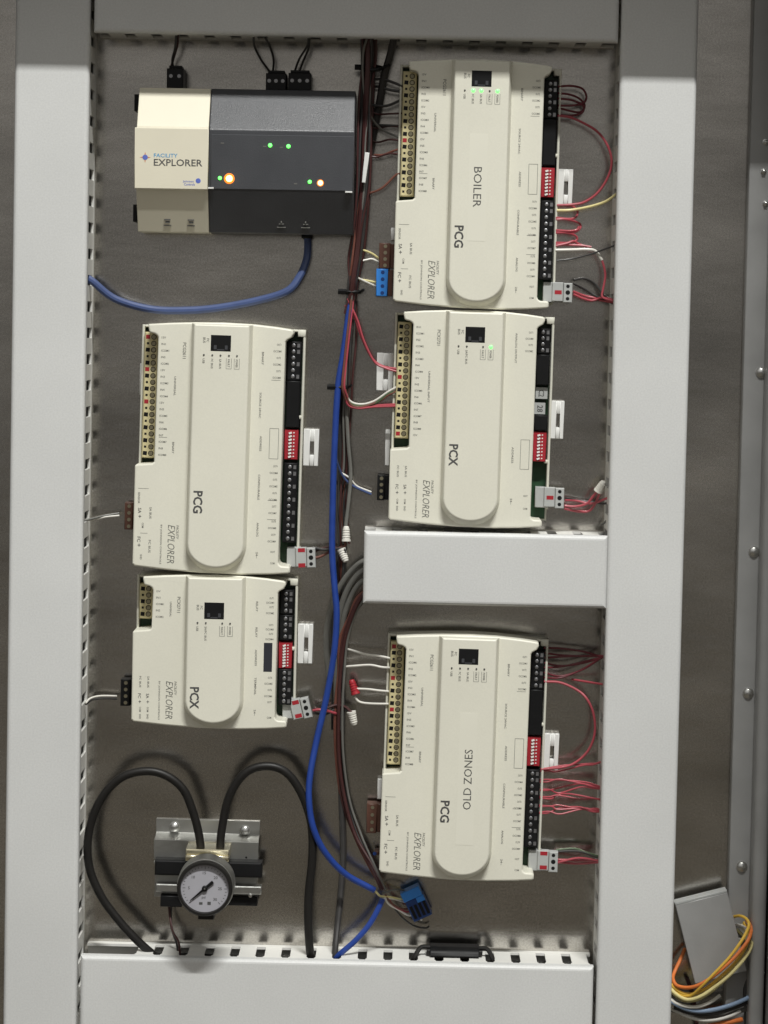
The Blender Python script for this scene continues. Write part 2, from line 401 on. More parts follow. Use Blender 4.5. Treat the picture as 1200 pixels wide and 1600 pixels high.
# ------------------------------------------------------------------ field controllers
K = 0.1775     # template unit -> mm
def screw_mesh(r, material, name='screw'):
    b = MB().disc(0, 0, [(r, 0), (r, 0.5), (r * .8, 0.9), (0, 0.9)], 10)
    return b, material
def controller(label, px, py, tilt, Lv, spec, scale=1.0):
    """template units: U 0..725 across, V 0..Lv down. anchored by its centre"""
    up = P(px + tilt * 150, py - 150, 53); dn = P(px - tilt * 150, py + 150, 53); d = dn - up
    th = math.atan2(-d.x, -d.z)
    c = P(px, py, 53)
    cu, cv = 362.5 * K * scale * MM, Lv / 2 * K * scale * MM
    ox = c.x - (cu * math.cos(th) - cv * math.sin(th)); oz = c.z - (-cu * math.sin(th) - cv * math.cos(th))
    e = empty('field_controller', label, 'controller', Vector((ox, -0.0006, oz)), th, 'cream field controllers', scale)
    S = lambda L: [(a * K, b_ * K) for a, b_ in L]
    bx = lambda b, u0, u1, v0, v1, w0, w1, bev=0.0: b.box(u0 * K, u1 * K, v0 * K, v1 * K, w0, w1, bev)
    notch = spec.get('notch', 597); WC, WR, WT = 51.0, 61.0, 31.0
    b = MB(); bx(b, 4, 721, -6, Lv - 4, 0, 15, 0)
    bx(b, 0, 11, -10, Lv - 10, 15.02, 26, .6); bx(b, 714, 725, -10, Lv - 60, 15.02, 26, .6); bx(b, 11.5, 713.5, -10, 1, 15.02, 26, .6)
    bx(b, 700, 716, spec.get('lug', 370), spec.get('lug', 370) + 16, 15.04, 27, .6); bx(b, 690, 725, -10, 22, 15.06, 26.5, .6)
    b.build('base', M['rim'], e)
    p = MB(); bx(p, 13, 712, 3, Lv - 12, 15.03, 16.6); p.build('circuit_board', M['pcb'], e, False)
    # cover with notches for the terminals
    Lb = Lv
    out = [(40, -14), (130, -22), (240, -28), (365, -31), (490, -28), (590, -20), (664, -11), (674, -6), (676, 6), (668, 24), (648, 36), (642, 46),
           (640, Lb - 34), (645, Lb - 24), (654, Lb - 19), (686, Lb - 18), (692, Lb - 12), (692, Lb + 8), (684, Lb + 13), (600, Lb + 20), (480, Lb + 25), (305, Lb + 24), (150, Lb + 15), (6, Lb + 2), (-3, Lb - 8),
           (-4, notch + 14), (2, notch + 7), (72, notch), (80, notch - 7), (83, 45), (78, 34), (66, 27), (50, 24), (42, 18), (38, -8)]
    cb = MB(); cb.prism(S(out), 16.8, WC, 1.3, seg=3)
    cover = cb.build('cover', M['cream'], e)
    # raised ridge with a round lower end
    def ridge(d, dend, t0):
        L = [(243 - d, t0), (485 + d, t0)]
        v0 = Lb - 105
        for k in range(0, 25):
            a = math.pi * k / 24
            L.append((364 + (121 + d) * math.cos(a), v0 + (97 + dend) * math.sin(a)))
        return S(L)
    r = MB(); r.prism(ridge(14, 26, -24), WC - .5, WR, 1.2, top=ridge(0, 0, -21), seg=3)
    ridge_o = r.build('ridge', M['cream'], cover)
    # port and indicator lights on the ridge
    p0, p1 = spec['port']
    q = MB()
    U0, U1, V0, V1 = 318, 406, p0, p1
    bx(q, U0, U1, V0, V1, WR - 1, WR + .08)
    q.build('network_port', M['black'], cover, False)
    q = MB(); bx(q, U0 + 14, U0 + 26, V1 - 26, V1 - 8, WR + .1, WR + .2); bx(q, U1 - 26, U1 - 14, V1 - 26, V1 - 8, WR + .1, WR + .2); bx(q, U0 + 28, U1 - 28, V1 - 9, V1 - 4, WR + .1, WR + .2)
    q.build('port_contacts', M['dark'], cover, False)
    for i, (u, lit) in enumerate(spec['leds']):
        q = MB().disc(u * K, (p1 + 18) * K, [(1.5 if lit else .75, WR - .2), (1.5 if lit else .75, WR + .1), (.5, WR + .7), (0, WR + .75)], 10)
        q.build('indicator_light', M['led_g'] if lit else M['ink'], cover)
    # left terminal strip
    n = spec['left']; t0 = spec.get('left_v0', 30); pit = 5.08 / K
    lt = MB(); bx(lt, 14, 76, t0, t0 + n * pit + 14, 16.7, WT, 1.0)
    lstrip = lt.build('terminal_strip', M[spec.get('left_mat', 'tblock')], e)
    holes = MB(); reds = MB(); anyred = False
    sc = MB().disc(0, 0, [(1.75, 0), (1.75, .5), (1.45, .9), (0, .9)], 10)
    sc.box(-1.3, 1.3, -.28, .28, .88, 1.0, rot=.6)
    s0 = sc.build('screw', M['screw'], lstrip); s0.location = loc(55 * K, (t0 + 7 + pit / 2) * K, WT - .3)
    for i in range(n):
        v = (t0 + 7 + pit * (i + .5))
        if i: link_copy(s0, lstrip, loc(55 * K, v * K, WT - .3))
        holes.disc(55 * K, v * K, [(2.2, WT + .03), (0, WT + .031)], 10)
        if i in spec['reds']: reds.box(20 * K, 38 * K, (v - 9) * K, (v + 9) * K, WT + .02, WT + .08)
        elif i % 2 == spec.get('par', 0): holes.box(20 * K, 38 * K, (v - 9) * K, (v + 9) * K, WT - .4, WT + .05, rot=.08)
        else: holes.box(24 * K, 34 * K, (v - 5) * K, (v + 5) * K, WT - .4, WT + .03)
    holes.build('wire_entries', M['black'], lstrip, False)
    if spec['reds']: reds.build('red_marks', M['red'], lstrip, False)
    # right terminal blocks
    for (v0, v1, nn) in spec['right']:
        rb = MB(); bx(rb, 648, 708, v0, v1, 16.7, WT, .8)
        ro = rb.build('terminal_block', M['black'], e)
        if nn:
            pr = (v1 - v0 - 8) / nn
            s1 = MB().disc(0, 0, [(1.5, 0), (1.5, .3), (1.1, .5), (0, .5)], 10).build('screw', M['bscrew'], ro)
            s2 = MB().box(-1.1, 1.1, -1.5, 1.5, 0, .25).build('wire_clamp', M['bscrew'], ro, False)
            for i in range(nn):
                v = v0 + 4 + pr * (i + .5)
                L1 = loc(674 * K, v * K, WT - .1); L2 = loc(696 * K, v * K, WT - .1)
                if i == 0: s1.location = L1; s2.location = L2
                else:
                    link_copy(s1, ro, L1)
                    if i % 2: link_copy(s2, ro, L2)
    # address switch
    v0, v1 = spec['dip']
    db = MB(); bx(db, 646, 706, v0, v1, 16.7, 29, .5); do = db.build('address_switch', M['red'], e)
    lv = MB()
    for i in range(8):
        v = v0 + 12 + (v1 - v0 - 20) * i / 7.6
        lv.box(664 * K, 678 * K, v * K, (v + 8) * K, 28.9, 30.2, rot=-.35)
        lv.box(684 * K, 690 * K, v * K, (v + 5) * K, 28.9, 29.2, rot=-.35)
    lv.build('switch_levers', M['white'], do, False)
    # mounting clips
    for (u0, u1, v0, v1, hole) in spec['clips']:
        b = MB()
        if hole:
            hu0, hu1, hv0, hv1 = u0 + (u1 - u0) * .42, u0 + (u1 - u0) * .70, v0 + (v1 - v0) * .34, v0 + (v1 - v0) * .70
            bx(b, u0, hu0, v0, v1, 1, 9, .4); bx(b, hu1, u1, v0, v1, 1, 9, .4); bx(b, hu0 - .1, hu1 + .1, v0, hv0, 1.02, 8.98, .4); bx(b, hu0 - .1, hu1 + .1, hv1, v1, 1.02, 8.98, .4)
        else: bx(b, u0, u1, v0, v1, 1, 9, .5)
        b.build('mounting_clip', M['clip'], e)
    # bus plugs on the left
    for (u0, u1, v0, v1, mm, nn) in spec['bus']:
        b = MB(); bx(b, u0, u1 - 22, v0, v1, 7, 22, .6); po = b.build('bus_plug', M[mm], e)
        b = MB(); bx(b, u1 - 21.6, u1, v0 + 3, v1 - 3, 6, 20, .4); b.build('header', M['brown' if mm != 'black' else 'black'], po)
        s1 = MB().disc(0, 0, [(1.5, 0), (1.5, .3), (0, .35)], 10).build('screw', M['screw'] if mm != 'bplug' else M['navy'], po)
        for i in range(nn):
            L1 = loc((u0 + (u1 - 22 - u0) * .55) * K, (v0 + (v1 - v0) * (i + .5) / nn) * K, 21.9)
            if i == 0: s1.location = L1
            else: link_copy(s1, po, L1)
    # grey power plug
    u0, u1, v0, v1, ang = spec['power']
    b = MB(); bx(b, u0, u0 + 58, v0, v1, 16.8, 27, .5); hd = b.build('power_header', M['gplug'], e)
    b = MB(); um, vm = (u0 + 40 + u1) / 2, (v0 + v1) / 2
    hw, hh = (u1 - u0 - 40) / 2, (v1 - v0) / 2
    def rb_(bb, a0, a1, c0, c1, w0, w1, bev=0):
        cs, sn = math.cos(ang), math.sin(ang)
        pts = [(um + a * cs - c * sn, vm + a * sn + c * cs) for a, c in ((a0, c0), (a1, c0), (a1, c1), (a0, c1))]
        bb.prism(S(pts), w0, w1, bev)
    rb_(b, -hw, hw * .1, -hh, hh * .9, 21, 29, .5); rb_(b, hw * .12, hw, -hh * .95, hh, 21, 30.5, .5)
    pp = b.build('power_plug', M['gplug'], e)
    b = MB()
    for i, k in enumerate((-.62, 0, .62)):
        cs, sn = math.cos(ang), math.sin(ang); a, c = hw * .55, hh * k
        b.disc((um + a * cs - c * sn) * K, (vm + a * sn + c * cs) * K, [((1.9 if i == 1 else 1.5), 30.55), (0, 30.56)], 10)
    b.build('plug_holes', M['black'], pp, False)
    b = MB()
    for k in spec.get('pmarks', (0,)): rb_(b, -hw * .75, -hw * .05, hh * k - 9, hh * k + 9, 29.02, 29.1)
    b.build('red_marks', M['red'], pp, False)
    # printing
    T = MB(); w = WC + .08
    names = spec['names']
    for i, s in enumerate(names):
        v = t0 + 7 + pit * (i + .5)
        T.text(s, 98 * K, (v + 4) * K, 1.6, 'h', w, length=(6.2 if len(s) > 4 else 3.4))
    for (s, u, v, size, ln) in spec['small']: T.text(s, u * K, v * K, size, 'down', w, length=ln)
    for (s, v) in spec['rnames']: T.text(s, 590 * K + (0 if len(s) > 4 else 2.6), (v + 4) * K, 1.6, 'h', w, length=(6.4 if len(s) > 4 else 3.4))
    for (u0, u1, v) in spec.get('lines', ()): bx(T, u0, u1, v, v + 1.6, w - .02, w)
    T.build('terminal_lettering', M['ink2'], cover, False)
    T = MB()
    for (s, u, v, size, ln) in spec['bold']: T.text(s, u * K, v * K, size, 'down', w, length=ln)
    T.build('bus_lettering', M['ink'], cover, False)
    T = MB(); lv0 = spec['logo']
    T.text('EXPLORER', 150 * K, lv0 * K, 5.6, 'down', w, length=30, shear=.25, bold=-.004)
    T.text('FACILITY', 187 * K, lv0 * K, 1.9, 'down', w, length=11, shear=.2)
    T.text('BY JOHNSON CONTROLS', 117 * K, lv0 * K, 1.7, 'down', w, length=31)
    T.text(spec['model'], 193 * K, spec['model_v'] * K, 2.6, 'down', w, length=12.5)
    T.build('maker_lettering', M['ink2'], cover, False)
    T = MB(); T.text(spec['name'], 263 * K, spec['name_v'] * K, 7.4, 'down', WR + .08, length=17.5, bold=.028)
    T.build('model_lettering', M['ink'], ridge_o, False)
    T = MB()
    T.text('FC', 300 * K, (p0 + 16) * K, 1.9, 'down', WR + .08); T.text('BUS', 284 * K, (p0 + 12) * K, 1.9, 'down', WR + .08)
    for (u, lit), s in zip(spec['leds'], spec['lednames']):
        T.text(s, (u - 5) * K, (p1 + 34) * K, 1.7, 'down', WR + .08, length=(len(s) * 1.25))
        if s in ('FAULT', 'POWER'):
            for a, c, dd, f in ((u - 12, u - 10.5, p1 + 30, p1 + 75), (u + 10.5, u + 12, p1 + 30, p1 + 75)): bx(T, a, c, dd, f, WR + .05, WR + .08)
            bx(T, u - 12, u + 12, p1 + 75, p1 + 76.5, WR + .05, WR + .08)
    T.build('light_lettering', M['ink2'], ridge_o, False)
    if 'window' in spec:
        u0, u1, v0, v1, filled = spec['window']; q = MB()
        if filled: bx(q, u0, u1, v0, v1, WC - .5, WC + .1); q.build('address_window', M['window'], cover, False)
        else:
            t = 1.8
            bx(q, u0, u1, v0, v0 + t, WC - .2, WC + .08); bx(q, u0, u1, v1 - t, v1, WC - .2, WC + .08); bx(q, u0, u0 + t, v0 + t, v1 - t, WC - .2, WC + .08); bx(q, u1 - t, u1, v0 + t, v1 - t, WC - .2, WC + .08)
            q.build('address_box', M['ink2'], cover, False)
    if 'tape' in spec:
        s, orient, u, v, ln, (a, b_, c_, d_) = spec['tape']
        q = MB(); bx(q, a, b_, c_, d_, WR + .02, WR + .1); tp = q.build('label_tape', M['tape'], ridge_o, False)
        q = MB().text(s, u * K, v * K, 6.4, orient, WR + .16, length=ln, bold=.002); q.build('label_lettering', M['ink_tape'], tp, False)
    for (u0, u1, v0, v1, s) in spec.get('stickers', ()):
        q = MB(); bx(q, u0, u1, v0, v1, 16.7, 27); so = q.build('sticker', M['gplug'], e, False)
        q = MB().text(s, (u0 + 14) * K, (v0 + 12) * K, 4.6, 'down', 27.1, length=5.4); q.build('sticker_lettering', M['ink'], so, False)
    return e

IN19 = ['15V', 'IN1', 'ICOM1', 'IN2', 'ICOM2', '15V', 'IN3', 'ICOM3', 'IN4', 'ICOM4', '15V', 'IN5', 'ICOM5', 'IN6', 'ICOM6', 'IN7', 'ICOM7', 'IN8', 'ICOM8']
def rn(base, v0, step, n, start=1):
    L = []
    for i in range(n): L.append(((('OUT%d' if i % 2 == 0 else 'OCOM%d') if base else '%d') % (start + i // 2), v0 + step * i))
    return L
def pcg(tape=None, leds=(0, 0, 0, 0, 0), bus=(), reds=(10,), clips=(), power=(672, 802, 945, 1035, 0.0), pm=(0,), par=0):
    s = dict(notch=597, port=(24, 94), leds=[(u, l) for u, l in zip((289, 326, 362, 399, 434), leds)], lednames=('USB', 'FC BUS', 'SA BUS', 'FAULT', 'POWER'),
             left=19, left_v0=22, reds=reds, par=par, right=[(42, 215, 6), (216, 424, 0), (580, 935, 12)], dip=(432, 566), clips=[(727, 795, 432, 597, True)] + list(clips),
             bus=bus, power=power, pmarks=pm, names=IN19, model='PCG2611', model_v=62, name='PCG', name_v=708, logo=866, window=(584, 625, 425, 560, False),
             rnames=rn(1, 58, 29, 6) + rn(1, 592, 29.5, 8, 4) + rn(1, 835, 29.5, 4, 8) + [('HOT', 970), ('COM', 1020)],
             small=[('UNIVERSAL', 158, 212, 1.6, 15), ('BINARY', 158, 500, 1.6, 9), ('BINARY', 540, 92, 1.6, 10), ('SOURCE 24VAC', 535, 270, 1.6, 20), ('ADDRESS', 542, 460, 1.6, 12),
                    ('CONFIGURABLE', 540, 630, 1.6, 20), ('ANALOG', 540, 842, 1.6, 11), ('24~', 540, 972, 1.6, 5), ('SENSOR', 14, 725, 1.6, 9), ('SA BUS', 66, 790, 1.8, 9), ('FC BUS', 66, 935, 1.8, 10),
                    ('COM', 34, 860, 1.6, 4), ('SHD', 30, 1000, 1.6, 4)],
             lines=[(98, 134, 480), (585, 625, 213), (585, 625, 742), (585, 625, 826), (14, 60, 708), (28, 60, 905)],
             bold=[('SA', 16, 795, 2.6, 4.2), ('+', 16, 825, 2.6, 2.6), ('FC', 16, 922, 2.6, 4.2), ('+', 16, 952, 2.6, 2.6)])
    if tape: s['tape'] = tape
    return s

controller('cream controller marked BOILER on its label tape, three green lights lit', 747.5, 289, .030, 1050,
           pcg(('BOILER', 'down', 340, 448, 31.5, (318, 398, 300, 775)), (0, 1, 1, 0, 1), bus=[(-72, 0, 790, 905, 'brown', 4), (-82, -8, 906, 1030, 'bplug', 4)], reds=(10,), clips=[(-22, -2, 718, 775, False)], par=1), scale=.993)
controller('cream controller marked PCG with unlit lights, above the smaller controller', 341.5, 702, .030, 1050,
           pcg(bus=[(-58, 0, 785, 905, 'brown', 4)], reds=(0, 5, 10), clips=[(-14, -2, 165, 305, False)], power=(672, 800, 955, 1045, -.06), pm=(-.75, .75), par=0), scale=1.012)
controller('cream controller with OLD ZONES on its label tape, red wires fanning to the duct', 726, 1186, .037, 1050,
           pcg(('OLD ZONES', 'up', 396, 745, 48.0, (335, 412, 310, 905)), bus=[(-68, 0, 770, 905, 'brown', 4), (-26, -4, 985, 1010, 'bplug', 1)], reds=(0, 5, 10), clips=[(-24, -2, 668, 760, False)], power=(672, 804, 950, 1045, 0.0), pm=(-.75, .6), par=1), scale=1.0)
IN18 = ['IN1', 'ICOM1', 'IN2', 'ICOM2', 'IN3', 'ICOM3', 'IN4', 'ICOM4', '15V', 'IN5', 'ICOM5', 'IN6', 'ICOM6', 'IN7', 'ICOM7', 'IN8', 'ICOM8', '15V']
controller('cream controller marked PCX with one green light lit, between boiler controller and duct', 738, 656, .033, 925,
           dict(notch=600, port=(44, 114), leds=[(289, 0), (326, 0), (399, 0), (434, 1)], lednames=('USB', 'SA/FC BUS', 'FAULT', 'POWER'), left=18, left_v0=32, reds=(8, 17), par=0,
                right=[(42, 158, 4), (160, 300, 0), (436, 506, 0)], dip=(512, 648), clips=[(727, 788, 372, 546, True), (-78, -2, 178, 350, True), (-28, -6, 528, 694, False)], lug=640,
                stickers=[(650, 704, 310, 362, 'C2'), (646, 696, 380, 432, '28')], bus=[(-58, -2, 735, 850, 'black', 4)], power=(664, 795, 764, 858, 0.0), pmarks=(0,), names=IN18, model='PCX2721', model_v=62,
                name='PCX', name_v=573, logo=742, window=(584, 625, 545, 680, False),
                rnames=[('OUT1', 62), ('OCOM1', 90), ('OUT2', 118), ('OCOM2', 146), ('HOT', 800), ('COM', 858)],
                small=[('ANALOG OUTPUT', 545, 66, 1.6, 24), ('UNIVERSAL INPUT', 158, 250, 1.6, 25), ('ADDRESS', 545, 580, 1.6, 13), ('24~', 545, 812, 1.6, 5), ('SA BUS', 66, 680, 1.6, 9), ('FC BUS', 30, 680, 1.6, 9),
                       ('COM', 66, 830, 1.5, 4), ('COM', 32, 830, 1.5, 4), ('SHD', 66, 862, 1.5, 4), ('SHD', 32, 862, 1.5, 4)],
                lines=[(58, 59.5, 680)], bold=[('SA', 62, 765, 2.3, 3.8), ('+', 62, 795, 2.4, 2.4), ('FC', 26, 765, 2.3, 3.8), ('+', 26, 795, 2.4, 2.4)]), scale=.985)
controller('short cream controller marked PCX with five terminals, over the gauge hoses', 334.5, 1020, .021, 636,
           dict(notch=222, port=(88, 162), leds=[(289, 0), (326, 0), (399, 0), (434, 0)], lednames=('USB', 'SA/FC BUS', 'FAULT', 'POWER'), left=5, left_v0=28, reds=(), par=0,
                right=[(40, 150, 4), (152, 268, 4), (398, 560, 6)], dip=(276, 396), clips=[(727, 795, 205, 385, True)], lug=300, bus=[(-68, -4, 470, 590, 'black', 4)], power=(668, 795, 530, 625, -.25), pmarks=(-.7, .6),
                names=['15V', 'IN1', 'ICOM1', 'IN2', 'ICOM2'], model='PCX2711', model_v=72, name='PCX', name_v=468, logo=452, window=(584, 622, 268, 398, True),
                rnames=[('OUT1', 68), ('OCOM1', 88), ('OUT2', 108), ('OCOM2', 135), ('OUT3', 188), ('OCOM3', 208), ('OUT4', 228), ('OCOM4', 252), ('OUT5', 425), ('OCOM5', 452), ('OUT6', 480), ('OCOM6', 508), ('OUT7', 535), ('COM', 605)],
                small=[('UNIVERSAL', 160, 95, 1.5, 12), ('RELAY', 545, 84, 1.6, 8), ('RELAY', 545, 200, 1.6, 8), ('ADDRESS', 545, 300, 1.6, 13), ('TERMINAL', 545, 425, 1.6, 14), ('24~', 545, 570, 1.6, 5), ('SA BUS', 66, 432, 1.6, 9), ('FC BUS', 30, 432, 1.6, 9),
                       ('COM', 66, 570, 1.5, 4), ('COM', 32, 570, 1.5, 4), ('SHD', 66, 602, 1.5, 4), ('SHD', 32, 602, 1.5, 4)],
                lines=[(58, 59.5, 432)], bold=[('SA', 62, 510, 2.3, 3.8), ('+', 62, 540, 2.4, 2.4), ('FC', 26, 510, 2.3, 3.8), ('+', 26, 540, 2.4, 2.4)]))

# ------------------------------------------------------------------ gateway box
def gateway():
    px, py, tilt = 382.5, 250.5, .014
    up = P(px + tilt * 100, py - 100, 60); dn = P(px - tilt * 100, py + 100, 60); d = dn - up; th = math.atan2(-d.x, -d.z)
    s = 0.5015; c = P(px, py, 60)
    hw, hh = 170.5 * s, 112.5 * s
    ox = c.x - MM * (hw * math.cos(th) - hh * math.sin(th)); oz = c.z - MM * (-hw * math.sin(th) - hh * math.cos(th))
    e = empty('gateway_box', 'two tone cream and charcoal gateway box with glowing green and orange lights', 'gateway', Vector((ox, -0.0006, oz)), th)
    u = lambda a: (a - 212) * s
    v = lambda a: (a - 138) * s
    prof = [(v(138), 4), (v(138), 42), (v(204), 62), (v(297), 62), (v(363), 42), (v(363), 4)]
    body = MB().profile(prof, u(326.6), u(553), .8).build('body', M['dark'], e)
    MB().profile([(v(146), 0), (v(146), 4), (v(355), 4), (v(355), 0)], u(222), u(545)).build('foot', M['black'], e)
    # front plate of the dark half: a shallow panel let into the slopes
    MB().box(u(330), u(552), v(211), v(296), 61.5, 62.8, .4).build('front_panel', M['black_panel'] if 'black_panel' in M else M['dark'], body)
    cp = MB().profile([(v(138), 4.2), (v(138), 42.4), (v(201), 62.2), (v(202), 63.8), (v(297), 63.8), (v(298), 62.2), (v(363), 42.4), (v(363), 4.2)], u(214), u(326), .5).build('cream_half', M['ivory'], e)
    fp = MB().box(u(211.5), u(326.3), v(203), v(297.5), 63.4, 65.0, .5).build('name_plate', M['ivory'], cp)
    w = 65.1
    T = MB().text('EXPLORER', u(241.5), v(261.5), 5.4, 'h', w, length=38.0); T.build('maker_lettering', M['ink'], fp, False)
    T = MB().text('FACILITY', u(241.5), v(248.5), 3.0, 'h', w, length=18.5); T.build('maker_lettering', M['inkblue'], fp, False)
    T = MB().text('Johnson', u(287), v(286.5), 2.0, 'h', w, length=8.5); T.text('Controls', u(289), v(291.5), 2.0, 'h', w, length=8.5); T.disc(u(311), v(284), [(2.0, w), (0, w + .01)], 14)
    T.build('maker_lettering', M['inkviolet'], fp, False)
    T = MB(); cu, cv = u(228), v(249)
    star = []
    for k in range(8):
        a = k * math.pi / 4; r = (4.3 if k % 2 == 0 else 1.3); star.append((cu + r * math.cos(a), cv + r * math.sin(a)))
    T.prism(star, w - .1, w + .02); T.build('star_emblem', M['inkorange'], fp, False)
    T = MB().disc(cu, cv, [(2.1, w + .05), (0, w + .06)], 14); T.build('star_centre', M['inkviolet'], fp, False)
    # port symbols on the lower slope
    def on_slope(a): t = (v(a) - v(297)) / (v(363) - v(297)); return 62.2 + (42.4 - 62.2) * t + .5
    T = MB()
    for cx in (261, 298):
        for i, (a, b_, y0, y1) in enumerate(((-5, 5, 343, 345), (-3, 4, 346, 349), (-6, 6, 352, 353.5))): T.box(u(cx + a), u(cx + b_), v(y0), v(y1), on_slope((y0 + y1) / 2) - .4, on_slope((y0 + y1) / 2))
    T.build('port_symbols', M['ink'], cp, False)
    T = MB()
    for cx in (440, 478):
        for (a, b_, y0, y1) in ((-4, 4, 347, 348.4), (-7, 7, 352, 353.4), (-1, 1, 343, 346)): T.box(u(cx + a), u(cx + b_), v(y0), v(y1), on_slope((y0 + y1) / 2) - .4, on_slope((y0 + y1) / 2))
    T.build('port_symbols', M['gw'], body, False)
    for (a, b_, mm, r) in ((422, 227, 'led_g', 1.6), (450.5, 228, 'led_g', 1.6), (344.5, 279, 'led_g', 1.5), (359, 279.5, 'led_o', 2.6), (484.5, 282.5, 'led_g', 1.5), (501, 284, 'led_w', 1.9)):
        MB().disc(u(a), v(b_), [(r, 62.6), (r, 63.2), (r * .6, 63.9), (0, 64.1)], 12).build('indicator_light', M[mm], body)
    for a, b_, r in ((359, 279.5, 4.2), (501, 284, 2.7)): MB().disc(u(a), v(b_), [(r, 62.7), (r, 62.85), (r * .8, 63.0), (0, 63.05)], 20).build('light_halo', M['halo_o'], body)  # halo of the two orange lights, added as weakly emissive discs
    T = MB()
    for a, b_ in ((411, 228), (437, 229), (345, 224), (460, 285)): T.box(u(a), u(a + 5), v(b_), v(b_ + 1.5), 62.8, 62.9)
    T.build('light_lettering', M['gw'], body, False)
    MB().box(u(323), u(335), v(293.5), v(296), 62.5, 64.2, .2).build('latch', M['clip'], body)
    MB().box(u(540), u(551), v(296), v(298.5), 62.2, 63.6, .2).build('latch', M['clip'], body)
    for a, b_ in ((147, 173), (320, 347)): MB().box(u(204), u(214), v(a), v(b_), 4, 32, .6).build('side_tab', M['black'], e)
    MB().box(u(207), u(212), v(270), v(280), 4, 40, .5).build('clip_tab', M['clip'], e)
    # plugs along the top
    for (a, b_, y0, nn) in ((255, 281, 106, 2), (411, 443, 111, 3), (446.5, 482, 110, 3)):
        q = MB().box(u(a), u(b_), v(y0), v(137.5), 8, 34, .6); q.box(u(a + 3), u(b_ - 3), v(y0 - 5), v(y0 + .4), 10, 30, .5)
        po = q.build('terminal_plug', M['black'], e)
        s1 = MB().disc(0, 0, [(1.5, 0), (1.5, .3), (0, .4)], 10).build('screw', M['bscrew'], po)
        for i in range(nn):
            L1 = loc(u(a) + (u(b_) - u(a)) * (i + .5) / nn, v(y0 + 12), 33.9)
            if i == 0: s1.location = L1
            else: link_copy(s1, po, L1)
    # network jack under the lower edge
    MB().box(u(470), u(487), v(362), v(368), 8, 22, .5).build('network_jack', M['black'], e)
M['black_panel'] = mat('charcoal_panel_plastic', (0.048, 0.050, 0.056), 0.45, 0, 0.08, 40.0, 0.25, 1500.0)
gateway()

